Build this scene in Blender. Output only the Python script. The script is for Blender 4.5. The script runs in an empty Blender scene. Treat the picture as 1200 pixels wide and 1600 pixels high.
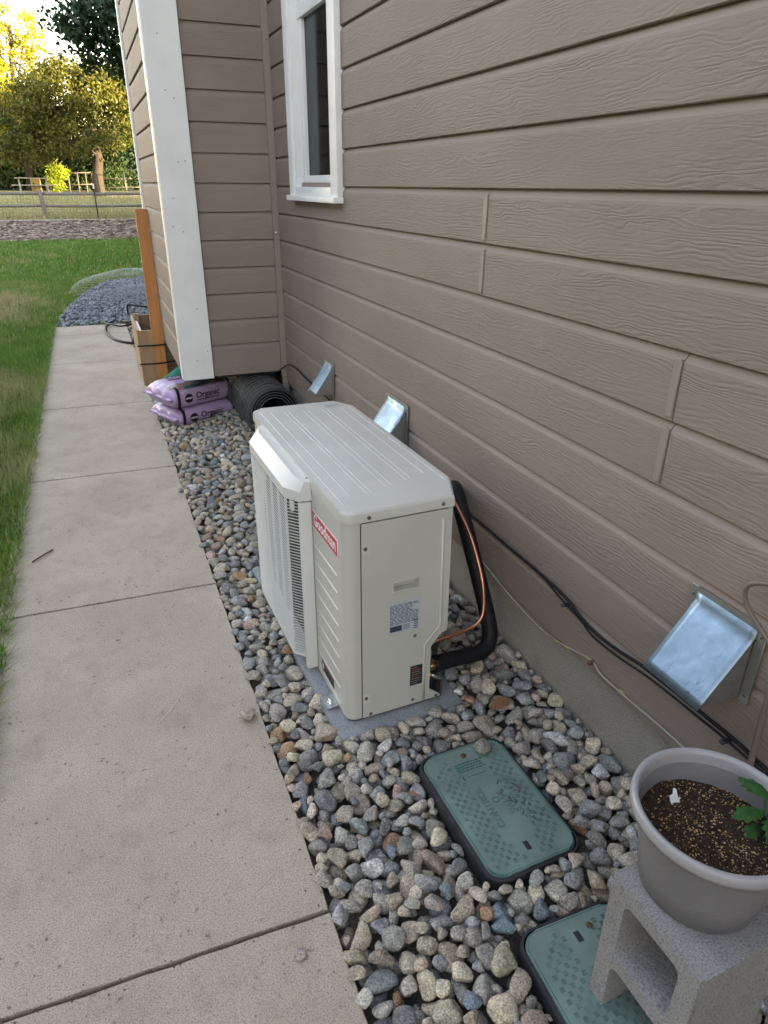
import bpy, bmesh, math, random
import numpy as np
from mathutils import Vector, Matrix, Quaternion

random.seed(7)
rng = np.random.default_rng(7)
R = math.radians
scene = bpy.context.scene
C = scene.collection

# ------------------------------------------------------------------ camera
cam_d = bpy.data.cameras.new('camera')
cam = bpy.data.objects.new('camera', cam_d)
C.objects.link(cam)
scene.camera = cam
cam_d.sensor_fit = 'HORIZONTAL'
cam_d.sensor_width = 36.0
cam_d.lens = 36.0 * 1071.57 / 1200.0
cam_d.clip_start = 0.02
cam_d.clip_end = 2000.0
yaw, pitch, roll = R(22.124), R(25.484), R(0.35)
fw = Vector((math.sin(yaw) * math.cos(pitch), math.cos(yaw) * math.cos(pitch), -math.sin(pitch)))
rt0 = Vector((math.cos(yaw), -math.sin(yaw), 0))
up0 = rt0.cross(fw)
rt = rt0 * math.cos(roll) + up0 * math.sin(roll)
up = up0 * math.cos(roll) - rt0 * math.sin(roll)
CAM = Vector((0, 0, 1.6))
cam.matrix_world = Matrix(((rt.x, up.x, -fw.x, CAM.x), (rt.y, up.y, -fw.y, CAM.y), (rt.z, up.z, -fw.z, CAM.z), (0, 0, 0, 1)))

# ------------------------------------------------------------------ world, sun, exposure
SUN_EL = R(7.0)
SUN_AZ = (0.72, -0.69)                      # horizontal direction towards the sun
world = bpy.data.worlds.new('World')
scene.world = world
world.use_nodes = True
wn = world.node_tree.nodes
wl = world.node_tree.links
for n in list(wn):
    wn.remove(n)
sky = wn.new('ShaderNodeTexSky')
sky.sky_type = 'NISHITA'
sky.sun_disc = False
sky.sun_elevation = SUN_EL
sky.sun_rotation = math.atan2(SUN_AZ[0], SUN_AZ[1])
sky.altitude = 1600.0
sky.air_density = 1.0
sky.dust_density = 0.35
sky.ozone_density = 1.0
tint = wn.new('ShaderNodeMixRGB')
tint.blend_type = 'MULTIPLY'
tint.inputs['Fac'].default_value = 1.0
tint.inputs['Color2'].default_value = (1.0, 0.69, 0.535, 1)
bg = wn.new('ShaderNodeBackground')
bg.inputs['Strength'].default_value = 0.15
wo = wn.new('ShaderNodeOutputWorld')
wl.new(sky.outputs[0], tint.inputs['Color1'])
wl.new(tint.outputs[0], bg.inputs['Color'])
wl.new(bg.outputs[0], wo.inputs['Surface'])

sun_d = bpy.data.lights.new('sun', 'SUN')
sun_d.energy = 2.0
sun_d.angle = R(0.6)
sun_d.color = (1.0, 0.80, 0.46)
sun = bpy.data.objects.new('sun', sun_d)
C.objects.link(sun)
sdir = Vector((SUN_AZ[0] * math.cos(SUN_EL), SUN_AZ[1] * math.cos(SUN_EL), math.sin(SUN_EL)))
sun.rotation_euler = sdir.to_track_quat('Z', 'Y').to_euler()
sun.location = (0, -20, 20)

scene.view_settings.view_transform = 'Standard'
scene.view_settings.look = 'None'
scene.view_settings.gamma = 1.0
scene.view_settings.exposure = 4.22
scene.render.engine = 'CYCLES'
scene.cycles.use_denoising = True
scene.cycles.max_bounces = 6
scene.cycles.diffuse_bounces = 3
scene.cycles.glossy_bounces = 3
scene.cycles.transmission_bounces = 4
scene.cycles.transparent_max_bounces = 6


# ------------------------------------------------------------------ helpers
def tag(o, label=None, cat=None, group=None, kind=None):
    if label: o['label'] = label
    if cat: o['category'] = cat
    if group: o['group'] = group
    if kind: o['kind'] = kind
    return o


def link(name, data, parent=None, mat=None):
    o = bpy.data.objects.new(name, data)
    C.objects.link(o)
    if parent is not None:
        o.parent = parent
    if mat is not None and data is not None and len(data.materials) == 0:
        data.materials.append(mat)
    return o


def empty(name, loc=(0, 0, 0), rz=0.0, parent=None):
    o = bpy.data.objects.new(name, None)
    C.objects.link(o)
    o.location = loc
    o.rotation_euler = (0, 0, rz)
    o.empty_display_size = 0.05
    if parent is not None:
        o.parent = parent
    return o


def from_bm(name, bm, mat, parent=None, smooth=False, sharp=40):
    me = bpy.data.meshes.new(name)
    bmesh.ops.recalc_face_normals(bm, faces=bm.faces)
    bm.to_mesh(me)
    bm.free()
    if smooth:
        me.shade_smooth()
        try:
            me.set_sharp_from_angle(angle=R(sharp))
        except Exception:
            pass
    return link(name, me, parent, mat)


def arrays(name, v, f, mat=None, parent=None, smooth=False, col=None):
    """v (n,3), f (m,k) arrays -> one mesh object"""
    v = np.asarray(v, np.float32)
    f = np.asarray(f, np.int32)
    k = f.shape[1]
    me = bpy.data.meshes.new(name)
    me.vertices.add(len(v))
    me.vertices.foreach_set('co', v.ravel())
    me.loops.add(f.size)
    me.loops.foreach_set('vertex_index', f.ravel())
    me.polygons.add(len(f))
    me.polygons.foreach_set('loop_start', np.arange(0, f.size, k, dtype=np.int32))
    me.polygons.foreach_set('loop_total', np.full(len(f), k, np.int32))
    if smooth:
        me.polygons.foreach_set('use_smooth', np.ones(len(f), bool))
    me.update(calc_edges=True)
    if col is not None:
        a = me.color_attributes.new('tone', 'FLOAT_COLOR', 'POINT')
        c4 = np.ones((len(v), 4), np.float32)
        c4[:, :3] = col
        a.data.foreach_set('color', c4.ravel())
    return link(name, me, parent, mat)


def bx(bm, x0, x1, y0, y1, z0, z1):
    vs = [bm.verts.new((x, y, z)) for x in (x0, x1) for y in (y0, y1) for z in (z0, z1)]
    for q in ((0, 1, 3, 2), (4, 6, 7, 5), (0, 4, 5, 1), (2, 3, 7, 6), (0, 2, 6, 4), (1, 5, 7, 3)):
        bm.faces.new([vs[i] for i in q])
    return vs


def bevel(bm, w, seg=2):
    bmesh.ops.bevel(bm, geom=list(bm.edges), offset=w, segments=seg, profile=0.6, affect='EDGES', clamp_overlap=True)


def box(name, mat, parent, x0, x1, y0, y1, z0, z1, bev=0.0, seg=2):
    bm = bmesh.new()
    bx(bm, x0, x1, y0, y1, z0, z1)
    if bev:
        bevel(bm, bev, seg)
    return from_bm(name, bm, mat, parent, smooth=bev > 0)


def prism(bm, pts, z0, z1):
    """closed polygon pts (x,y) extruded from z0 to z1"""
    lo = [bm.verts.new((p[0], p[1], z0)) for p in pts]
    hi = [bm.verts.new((p[0], p[1], z1)) for p in pts]
    n = len(pts)
    bm.faces.new(lo[::-1])
    bm.faces.new(hi)
    for i in range(n):
        j = (i + 1) % n
        bm.faces.new((lo[i], lo[j], hi[j], hi[i]))
    return lo, hi


def smooth_pts(P, n=6):
    """Catmull-Rom through the points"""
    P = [Vector(p) for p in P]
    out = []
    for i in range(len(P) - 1):
        a = P[max(i - 1, 0)]; b = P[i]; c = P[i + 1]; d = P[min(i + 2, len(P) - 1)]
        for k in range(n):
            t = k / n
            out.append(0.5 * ((2 * b) + (c - a) * t + (2 * a - 5 * b + 4 * c - d) * t * t + (3 * b - a - 3 * c + d) * t ** 3))
    out.append(P[-1])
    return out


def tube_arrays(P, rad, seg=8, cap=True):
    P = [Vector(p) for p in P]
    n = len(P)
    rr = rad if hasattr(rad, '__len__') else [rad] * n
    t = (P[1] - P[0]).normalized()
    ref = Vector((0, 0, 1)) if abs(t.z) < 0.9 else Vector((1, 0, 0))
    nrm = (ref - t * ref.dot(t)).normalized()
    v = []
    for i in range(n):
        t = (P[min(i + 1, n - 1)] - P[max(i - 1, 0)]).normalized()
        nrm = (nrm - t * nrm.dot(t)).normalized()
        b = t.cross(nrm)
        for k in range(seg):
            a = 2 * math.pi * k / seg
            v.append(P[i] + (nrm * math.cos(a) + b * math.sin(a)) * rr[i])
    f = []
    for i in range(n - 1):
        for k in range(seg):
            k2 = (k + 1) % seg
            f.append((i * seg + k, i * seg + k2, (i + 1) * seg + k2, (i + 1) * seg + k))
    if cap:
        for base, ctr, flip in ((0, P[0], True), ((n - 1) * seg, P[-1], False)):
            v.append(ctr)
            c = len(v) - 1
            for k in range(seg):
                k2 = (k + 1) % seg
                q = (base + k, base + k2, c, c)
                f.append((q[1], q[0], c, c) if flip else q)
    return [tuple(p) for p in v], f


def poly_obj(name, v, f, mat, parent=None, smooth=True):
    me = bpy.data.meshes.new(name)
    ff = [tuple(dict.fromkeys(q)) for q in f]
    me.from_pydata(v, [], ff)
    me.update()
    if smooth:
        me.shade_smooth()
    return link(name, me, parent, mat)


def tube(name, P, rad, mat, parent=None, seg=8, n=6, smooth=True):
    if n > 1 and len(P) > 2:
        P = smooth_pts(P, n)
    v, f = tube_arrays(P, rad, seg)
    return poly_obj(name, v, f, mat, parent, smooth)


def lathe(name, prof, mat, parent=None, seg=48, loc=(0, 0, 0), closed=False):
    v, f = [], []
    for (r, z) in prof:
        for k in range(seg):
            a = 2 * math.pi * k / seg
            v.append((r * math.cos(a), r * math.sin(a), z))
    m = len(prof)
    for i in range(m - 1):
        for k in range(seg):
            k2 = (k + 1) % seg
            f.append((i * seg + k, i * seg + k2, (i + 1) * seg + k2, (i + 1) * seg + k))
    for i, flip in ((0, True), (m - 1, False)):
        if prof[i][0] > 1e-4 and closed:
            q = tuple(range(i * seg, (i + 1) * seg))
            f.append(q[::-1] if flip else q)
    o = poly_obj(name, v, f, mat, parent)
    o.location = loc
    return o


def text(name, body, size, mat, parent, loc, rot, ext=0.0006, bold=0.0, sx=1.0, align='CENTER'):
    cu = bpy.data.curves.new(name, 'FONT')
    cu.body = body
    cu.size = size
    cu.extrude = ext
    cu.offset = bold
    cu.align_x = align
    cu.align_y = 'CENTER'
    cu.resolution_u = 3
    tmp = bpy.data.objects.new(name, cu)
    C.objects.link(tmp)
    dg = bpy.context.evaluated_depsgraph_get()
    me = bpy.data.meshes.new_from_object(tmp.evaluated_get(dg))
    bpy.data.objects.remove(tmp)
    me.name = name
    me.materials.clear()
    o = link(name, me, parent, mat)
    o.location = loc
    if isinstance(rot, Matrix):
        o.rotation_euler = rot.to_euler()
    else:
        o.rotation_euler = rot
    o.scale = (sx, 1, 1)
    return o


# ------------------------------------------------------------------ materials
class NT:
    def __init__(self, name):
        self.m = bpy.data.materials.new(name)
        self.m.use_nodes = True
        self.t = self.m.node_tree
        self.n = self.t.nodes
        self.b = self.n['Principled BSDF']
        self.out = self.n['Material Output']

    def new(self, typ, **kw):
        nd = self.n.new('ShaderNode' + typ)
        for k, v in kw.items():
            setattr(nd, k, v)
        return nd

    def L(self, a, b):
        self.t.links.new(a, b)

    def coord(self, kind='Object'):
        return self.new('TexCoord').outputs[kind]

    def pos(self):
        return self.new('NewGeometry').outputs['Position']

    def mapping(self, src, scale=(1, 1, 1), loc=(0, 0, 0)):
        m = self.new('Mapping')
        m.inputs['Scale'].default_value = scale
        m.inputs['Location'].default_value = loc
        self.L(src, m.inputs['Vector'])
        return m.outputs[0]

    def noise(self, vec, scale, detail=3, rough=0.55, dist=0.0):
        n = self.new('TexNoise')
        n.inputs['Scale'].default_value = scale
        n.inputs['Detail'].default_value = detail
        n.inputs['Roughness'].default_value = rough
        n.inputs['Distortion'].default_value = dist
        self.L(vec, n.inputs['Vector'])
        return n.outputs['Fac']

    def ramp(self, fac, stops, interp='LINEAR'):
        r = self.new('ValToRGB')
        r.color_ramp.interpolation = interp
        e = r.color_ramp.elements
        while len(e) < len(stops):
            e.new(0.5)
        for k, (p, c) in enumerate(stops):
            e[k].position = p
            e[k].color = (c[0], c[1], c[2], 1) if hasattr(c, '__len__') else (c, c, c, 1)
        self.L(fac, r.inputs[0])
        return r.outputs[0]

    def mix(self, a, b, fac, mode='MIX'):
        m = self.new('MixRGB', blend_type=mode)
        for s, i in ((fac, 'Fac'), (a, 'Color1'), (b, 'Color2')):
            if hasattr(s, 'is_linked') or hasattr(s, 'links'):
                self.L(s, m.inputs[i])
            elif hasattr(s, '__len__'):
                m.inputs[i].default_value = (s[0], s[1], s[2], 1)
            else:
                m.inputs[i].default_value = s if i == 'Fac' else (s, s, s, 1)
        return m.outputs[0]

    def math(self, op, a, b=None, c=None):
        m = self.new('Math', operation=op)
        for k, s in enumerate((a, b, c)):
            if s is None:
                continue
            if hasattr(s, 'links'):
                self.L(s, m.inputs[k])
            else:
                m.inputs[k].default_value = s
        return m.outputs[0]

    def bump(self, h, strength=0.5, dist=0.01, prev=None):
        b = self.new('Bump')
        b.inputs['Strength'].default_value = strength
        b.inputs['Distance'].default_value = dist
        self.L(h, b.inputs['Height'])
        if prev is not None:
            self.L(prev, b.inputs['Normal'])
        return b.outputs[0]

    def set(self, color=None, rough=None, metal=None, normal=None, spec=None):
        for s, i in ((color, 'Base Color'), (rough, 'Roughness'), (metal, 'Metallic'), (normal, 'Normal'), (spec, 'Specular IOR Level')):
            if s is None:
                continue
            if hasattr(s, 'links'):
                self.L(s, self.b.inputs[i])
            elif hasattr(s, '__len__'):
                self.b.inputs[i].default_value = (s[0], s[1], s[2], 1)
            else:
                self.b.inputs[i].default_value = s
        return self.m


def plain(name, col, rough=0.5, metal=0.0, var=0.12, scale=9.0, bump=0.0, bscale=80, bdist=0.002, spec=None):
    t = NT(name)
    p = t.pos()
    n = t.noise(p, scale, 4)
    lo = [c * (1 - var) for c in col]
    hi = [min(c * (1 + var), 1) for c in col]
    c = t.ramp(n, [(0.3, lo), (0.7, hi)])
    nm = None
    if bump:
        nm = t.bump(t.noise(p, bscale, 4), bump, bdist)
    rn = t.ramp(t.noise(p, scale * 2.3, 3), [(0.3, max(rough - 0.07, 0.02)), (0.7, min(rough + 0.07, 1))])
    return t.set(c, rn, metal, nm, spec)


def m_siding():
    t = NT('siding_paint')
    oc = t.coord('Object')
    rnd = t.new('ObjectInfo').outputs['Random']
    off = t.new('VectorMath', operation='SCALE')
    cmb = t.new('CombineXYZ')
    t.L(rnd, cmb.inputs[0]); t.L(rnd, cmb.inputs[2])
    cmb.inputs[1].default_value = 0.3
    t.L(cmb.outputs[0], off.inputs[0]); off.inputs['Scale'].default_value = 37.0
    add = t.new('VectorMath', operation='ADD')
    t.L(oc, add.inputs[0]); t.L(off.outputs[0], add.inputs[1])
    v = add.outputs[0]
    # embossed cedar: contour lines of a stretched field
    sv = t.mapping(v, (2.6, 2.6, 13.0))
    field = t.noise(sv, 1.0, 2.5, 0.5, 0.5)
    sep = t.new('SeparateXYZ'); t.L(v, sep.inputs[0])
    ph = t.math('MULTIPLY_ADD', field, 64.0, t.math('MULTIPLY', sep.outputs[2], 520.0))
    wob = t.noise(t.mapping(v, (16, 16, 60)), 1.0, 3.0, 0.6)
    ph = t.math('MULTIPLY_ADD', wob, 13.0, ph)
    lines = t.math('MULTIPLY_ADD', t.math('SINE', ph), 0.5, 0.5)
    lines = t.math('POWER', lines, 0.6)
    mask = t.ramp(t.noise(t.mapping(v, (3.2, 3.2, 15)), 1.0, 3.0, 0.6), [(0.34, 0.10), (0.66, 0.95)])
    h = t.math('MULTIPLY', lines, mask)
    fine = t.noise(t.mapping(v, (34, 34, 260)), 1.0, 3.0, 0.65)
    h2 = t.math('MULTIPLY_ADD', fine, 1.0, h)
    # only on the flat of the board: geometry z below the cove, board-local
    so = t.new('SeparateXYZ'); t.L(oc, so.inputs[0])
    flat = t.ramp(so.outputs[2], [(0.126, 1.0), (0.132, 0.0)])
    h3 = t.math('MULTIPLY', h2, flat)
    nm = t.bump(h3, 0.7, 0.0017)
    wp = t.pos()
    big = t.noise(t.mapping(wp, (0.8, 0.8, 2.0)), 1.6, 4)
    col = t.ramp(big, [(0.3, (0.240, 0.192, 0.160)), (0.7, (0.280, 0.225, 0.188))])
    dirt = t.noise(t.mapping(wp, (3, 3, 14)), 2.0, 5, 0.7)
    col = t.mix(col, (0.315, 0.268, 0.235), t.ramp(dirt, [(0.58, 0.0), (0.75, 0.35)]))
    return t.set(col, t.ramp(fine, [(0.3, 0.6), (0.7, 0.78)]), 0, nm, 0.15)


def m_concrete(name, lo, hi, stain, pit=True, bdist=0.0035):
    t = NT(name)
    p = t.pos()
    big = t.noise(p, 2.2, 5, 0.6)
    c = t.ramp(big, [(0.3, lo), (0.7, hi)])
    st = t.noise(p, 4.3, 6, 0.72, 0.5)
    c = t.mix(c, [x * .72 for x in lo], t.ramp(st, [(0.52, 0.0), (0.70, 0.42)]))
    mid = t.noise(p, 22, 4, 0.65)
    c = t.mix(c, stain, t.ramp(mid, [(0.52, 0.0), (0.8, 0.35)]))
    sp = t.noise(p, 260, 2, 0.6)
    c = t.mix(c, t.ramp(sp, [(0.3, 0.45), (0.5, 1.0), (0.72, 1.3)]), 0.85, 'MULTIPLY')
    h = t.math('MULTIPLY_ADD', t.noise(p, 420, 3, 0.7), 0.5, t.noise(p, 90, 5, 0.7))
    if pit:
        vo = t.new('TexVoronoi'); vo.inputs['Scale'].default_value = 34
        warp = t.new('VectorMath', operation='ADD')
        nn = t.new('TexNoise'); nn.inputs['Scale'].default_value = 40; t.L(p, nn.inputs['Vector'])
        sc = t.new('VectorMath', operation='SCALE'); t.L(nn.outputs['Color'], sc.inputs[0]); sc.inputs['Scale'].default_value = 0.03
        t.L(p, warp.inputs[0]); t.L(sc.outputs[0], warp.inputs[1]); t.L(warp.outputs[0], vo.inputs['Vector'])
        gate = t.ramp(t.noise(p, 5.5, 4, 0.7), [(0.46, 0.0), (0.62, 1.0)])
        pits = t.math('MULTIPLY', t.ramp(vo.outputs['Distance'], [(0.08, 1.0), (0.20, 0.0)]), gate)
        c = t.mix(c, (0.115, 0.095, 0.08), t.math('MULTIPLY', pits, 0.8))
        h = t.math('MULTIPLY_ADD', pits, -1.6, h)
    nm = t.bump(h, 0.7, bdist)
    return t.set(c, 0.9, 0, nm, 0.25)


def stone_nodes(t, col, vec):
    sp = t.noise(vec, 210, 3, 0.75)
    vein = t.noise(vec, 28, 4, 0.65, 0.6)
    c = t.mix(col, t.ramp(vein, [(0.3, 0.58), (0.5, 1.0), (0.72, 1.35)]), 0.85, 'MULTIPLY')
    c = t.mix(c, t.ramp(sp, [(0.34, 0.30), (0.5, 1.0), (0.66, 1.75)]), 0.8, 'MULTIPLY')
    h = t.math('MULTIPLY_ADD', t.noise(vec, 300, 2), 0.35, t.noise(vec, 60, 4, 0.65))
    nm = t.bump(h, 0.75, 0.005)
    return t.set(c, 0.8, 0, nm, 0.3)


def m_stone_object():
    t = NT('stone_single')
    oi = t.new('ObjectInfo')
    return stone_nodes(t, oi.outputs['Color'], t.pos())


def m_stone_attr():
    t = NT('stone_joined')
    a = t.new('VertexColor'); a.layer_name = 'tone'
    return stone_nodes(t, a.outputs['Color'], t.pos())


def m_leaf(name, lo, hi, scale=1.2, trans=0.35):
    t = NT(name)
    p = t.pos()
    n = t.noise(p, scale, 3, 0.6)
    n2 = t.noise(p, scale * 14, 2)
    c = t.ramp(t.math('MULTIPLY_ADD', n2, 0.35, t.math('MULTIPLY', n, 0.65)), [(0.32, lo), (0.66, hi)])
    t.set(c, 0.55, 0, None, 0.25)
    tr = t.new('BsdfTranslucent')
    t.L(t.mix(c, (1.0, 1.0, 0.45), 0.6, 'MULTIPLY'), tr.inputs['Color'])
    mx = t.new('MixShader')
    mx.inputs[0].default_value = trans
    t.L(t.b.outputs[0], mx.inputs[1]); t.L(tr.outputs[0], mx.inputs[2])
    t.L(mx.outputs[0], t.out.inputs['Surface'])
    return t.m


def m_ground(name, lo, hi, s1, s2, bdist, stain=None):
    t = NT(name)
    p = t.pos()
    c = t.ramp(t.noise(p, s1, 5, 0.65), [(0.3, lo), (0.7, hi)])
    if stain:
        c = t.mix(c, stain, t.ramp(t.noise(p, s1 * 0.22, 4, 0.6), [(0.45, 0.0), (0.65, 0.8)]))
    c = t.mix(c, t.ramp(t.noise(p, s2, 2, 0.7), [(0.3, 0.5), (0.7, 1.45)]), 0.7, 'MULTIPLY')
    nm = t.bump(t.noise(p, s2, 4, 0.7), 0.8, bdist)
    return t.set(c, 0.95, 0, nm, 0.15)


def m_grass():
    t = NT('grass_blade')
    p = t.pos()
    a = t.new('VertexColor'); a.layer_name = 'tone'
    sep = t.new('SeparateXYZ')
    t.L(p, sep.inputs[0])
    g = t.ramp(t.noise(p, 3.0, 3), [(0.3, (0.090, 0.190, 0.025)), (0.7, (0.175, 0.300, 0.048))])
    c = t.mix(g, (0.44, 0.38, 0.20), a.outputs['Color'])
    t.set(c, 0.6, 0, None, 0.2)
    tr = t.new('BsdfTranslucent')
    t.L(c, tr.inputs['Color'])
    mx = t.new('MixShader'); mx.inputs[0].default_value = 0.3
    t.L(t.b.outputs[0], mx.inputs[1]); t.L(tr.outputs[0], mx.inputs[2])
    t.L(mx.outputs[0], t.out.inputs['Surface'])
    return t.m


def m_wood(name, lo, hi, axis_scale=(40, 40, 3), rough=0.6):
    t = NT(name)
    p = t.coord('Object')
    n = t.noise(t.mapping(p, axis_scale), 1.0, 5, 0.6, 0.6)
    big = t.noise(p, 3.0, 3)
    c = t.ramp(t.math('MULTIPLY_ADD', big, 0.3, t.math('MULTIPLY', n, 0.7)), [(0.3, lo), (0.66, hi)])
    return t.set(c, rough, 0, t.bump(n, 0.4, 0.002), 0.3)


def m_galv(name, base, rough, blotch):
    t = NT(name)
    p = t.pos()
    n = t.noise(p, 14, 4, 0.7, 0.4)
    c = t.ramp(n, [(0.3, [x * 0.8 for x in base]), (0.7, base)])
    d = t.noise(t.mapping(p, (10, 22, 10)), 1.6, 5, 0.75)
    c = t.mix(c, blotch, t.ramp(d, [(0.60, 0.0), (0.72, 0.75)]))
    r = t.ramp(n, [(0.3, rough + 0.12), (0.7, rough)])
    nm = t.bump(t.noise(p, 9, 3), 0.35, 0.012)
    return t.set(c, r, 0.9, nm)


def m_glass():
    t = NT('window_glass')
    tr = t.new('BsdfTransparent'); tr.inputs['Color'].default_value = (0.42, 0.45, 0.46, 1)
    gl = t.new('BsdfGlossy'); gl.inputs['Roughness'].default_value = 0.03
    gl.inputs['Color'].default_value = (0.9, 0.92, 0.95, 1)
    fr = t.new('Fresnel'); fr.inputs['IOR'].default_value = 1.35
    mx = t.new('MixShader')
    t.L(t.math('MULTIPLY', fr.outputs[0], 0.55), mx.inputs[0])
    t.L(tr.outputs[0], mx.inputs[1]); t.L(gl.outputs[0], mx.inputs[2])
    t.L(mx.outputs[0], t.out.inputs['Surface'])
    return t.m


def m_bag():
    """lilac bag with a printed picture band across its top"""
    t = NT('bag_print')
    oc = t.coord('Object')
    sep = t.new('SeparateXYZ'); t.L(oc, sep.inputs[0])
    wav = t.noise(oc, 7, 3)
    yy = t.math('MULTIPLY_ADD', wav, 0.09, sep.outputs[1])
    base = t.ramp(t.noise(oc, 20, 3), [(0.3, (0.40, 0.275, 0.45)), (0.7, (0.50, 0.36, 0.55))])
    pic = t.ramp(t.noise(t.mapping(oc, (5, 16, 5)), 1.0, 4, 0.7), [(0.30, (0.012, 0.02, 0.02)), (0.45, (0.05, 0.11, 0.10)), (0.52, (0.16, 0.2, 0.2)), (0.58, (0.33, 0.08, 0.07)), (0.66, (0.03, 0.03, 0.035))])
    # picture zone: top side, the near half
    zt = t.ramp(sep.outputs[2], [(0.138, 0.0), (0.148, 1.0)])
    m1 = t.ramp(yy, [(0.175, 1.0), (0.185, 0.0)])
    c = t.mix(base, pic, t.math('MULTIPLY', zt, m1))
    nm = t.bump(t.noise(t.mapping(oc, (14, 14, 14)), 1.0, 4, 0.6, 1.2), 0.6, 0.012)
    return t.set(c, 0.36, 0, nm)


def m_soil():
    t = NT('potting_soil')
    p = t.pos()
    n = t.noise(p, 120, 4, 0.7)
    c = t.ramp(n, [(0.3, (0.018, 0.011, 0.008)), (0.7, (0.075, 0.045, 0.03))])
    return t.set(c, 0.95, 0, t.bump(n, 1.0, 0.012), 0.2)


M = {}
M['siding'] = m_siding()
M['trim_brown'] = plain('brown_trim_paint', (0.255, 0.209, 0.170), 0.55, 0, 0.05, 6, 0.25, 120, 0.001)
M['white'] = plain('white_paint', (0.77, 0.765, 0.745), 0.5, 0, 0.06, 5, 0.2, 60, 0.0012)
M['vinyl'] = plain('white_vinyl', (0.74, 0.75, 0.73), 0.35, 0, 0.03, 5)
M['sheath'] = plain('sheathing', (0.16, 0.13, 0.11), 0.8)
M['roof'] = plain('roof_shingle', (0.12, 0.11, 0.105), 0.9, 0, 0.3, 14, 0.5, 30, 0.01)
M['stucco'] = m_concrete('foundation_stucco', (0.37, 0.345, 0.30), (0.47, 0.44, 0.385), (0.31, 0.29, 0.25), False, 0.012)
M['concrete'] = m_concrete('sidewalk_concrete', (0.400, 0.332, 0.262), (0.520, 0.438, 0.352), (0.27, 0.222, 0.172))
M['subbase'] = m_ground('subbase_soil', (0.085, 0.075, 0.062), (0.15, 0.13, 0.108), 12, 120, 0.02)
M['block'] = m_concrete('block_concrete', (0.245, 0.238, 0.23), (0.33, 0.322, 0.312), (0.18, 0.172, 0.165), False, 0.005)
M['pad'] = m_concrete('pad_concrete', (0.22, 0.235, 0.245), (0.30, 0.315, 0.325), (0.17, 0.18, 0.19), False, 0.0015)
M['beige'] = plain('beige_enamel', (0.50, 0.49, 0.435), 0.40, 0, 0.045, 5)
M['beige_lit'] = plain('beige_enamel_lit', (0.55, 0.54, 0.495), 0.38, 0, 0.05, 7)  # same enamel as the sides; skylight on the lid put into the colour
M['guard'] = plain('guard_plastic', (0.62, 0.62, 0.58), 0.42, 0, 0.02, 5)
M['dark'] = plain('dark_cavity', (0.02, 0.021, 0.022), 0.7)
M['black'] = plain('black_rubber', (0.011, 0.011, 0.012), 0.55, 0, 0.3, 40, 0.3, 50, 0.004, 0.2)
M['blackplastic'] = plain('black_plastic', (0.028, 0.030, 0.032), 0.5, 0, 0.25, 30)
M['screw'] = plain('screw_steel', (0.14, 0.13, 0.12), 0.5, 0.6)
M['red'] = plain('badge_red', (0.50, 0.035, 0.05), 0.35)
M['badge_white'] = plain('badge_white', (0.82, 0.80, 0.79), 0.4)
M['label'] = plain('label_paper', (0.42, 0.46, 0.50), 0.4, 0, 0.04)
M['ink'] = plain('label_ink', (0.035, 0.045, 0.065), 0.5)
M['warn'] = plain('warning_black', (0.02, 0.02, 0.025), 0.45)
M['orange'] = plain('warning_orange', (0.45, 0.10, 0.06), 0.5)
M['brass'] = plain('brass', (0.62, 0.42, 0.16), 0.34, 1.0)
M['chrome'] = plain('chrome', (0.75, 0.76, 0.78), 0.2, 1.0)
M['copper'] = plain('copper', (0.58, 0.27, 0.17), 0.38, 1.0, 0.15, 30)
M['zinc'] = m_galv('bright_zinc', (0.70, 0.74, 0.78), 0.3, (0.4, 0.42, 0.44))
M['galv'] = m_galv('galvanised_sky_tint', (0.27, 0.36, 0.46), 0.42, (0.13, 0.14, 0.15))  # bluish base puts the reflected blue sky into the metal colour
M['galv_old'] = m_galv('aged_galvanised', (0.42, 0.42, 0.40), 0.42, (0.16, 0.14, 0.12))
M['green_lid'] = plain('green_plastic_lid', (0.155, 0.215, 0.192), 0.55, 0, 0.22, 11, 0.25, 140, 0.001)
M['green_mark'] = plain('green_plastic_worn', (0.118, 0.180, 0.157), 0.55, 0, 0.3, 26)
M['green_deep'] = plain('green_plastic_deep', (0.035, 0.125, 0.088), 0.5, 0, 0.3, 20)
M['rust'] = plain('rust', (0.10, 0.045, 0.03), 0.8)
M['debris'] = plain('plant_debris', (0.085, 0.05, 0.035), 0.9)
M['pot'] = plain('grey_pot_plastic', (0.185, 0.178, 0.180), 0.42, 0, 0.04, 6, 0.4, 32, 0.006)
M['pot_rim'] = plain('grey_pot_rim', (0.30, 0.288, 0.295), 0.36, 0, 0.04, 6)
M['soil'] = m_soil()
M['vermic'] = plain('vermiculite', (0.42, 0.26, 0.11), 0.7, 0, 0.4, 60)
M['tagw'] = plain('white_plastic_tag', (0.78, 0.78, 0.76), 0.45)
M['leaf_pot'] = m_leaf('pot_leaf', (0.018, 0.065, 0.014), (0.04, 0.115, 0.028), 40, 0.2)
M['cedar'] = m_wood('cedar_fresh', (0.40, 0.155, 0.045), (0.56, 0.245, 0.085), (50, 50, 3))
M['pine'] = m_wood('weathered_fence_wood', (0.26, 0.165, 0.085), (0.40, 0.265, 0.15), (50, 50, 3))
M['pine_dark'] = m_wood('stained_planter_wood', (0.14, 0.09, 0.055), (0.24, 0.16, 0.095), (3, 50, 50))
M['grey_wood'] = m_wood('grey_fence_wood', (0.15, 0.14, 0.12), (0.27, 0.255, 0.22), (20, 20, 2))
M['pen_wood'] = m_wood('dark_pen_wood', (0.07, 0.06, 0.05), (0.13, 0.115, 0.095), (20, 20, 2))
M['crate'] = plain('crate_yellow', (0.34, 0.24, 0.07), 0.6)
M['bag'] = m_bag()
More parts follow.
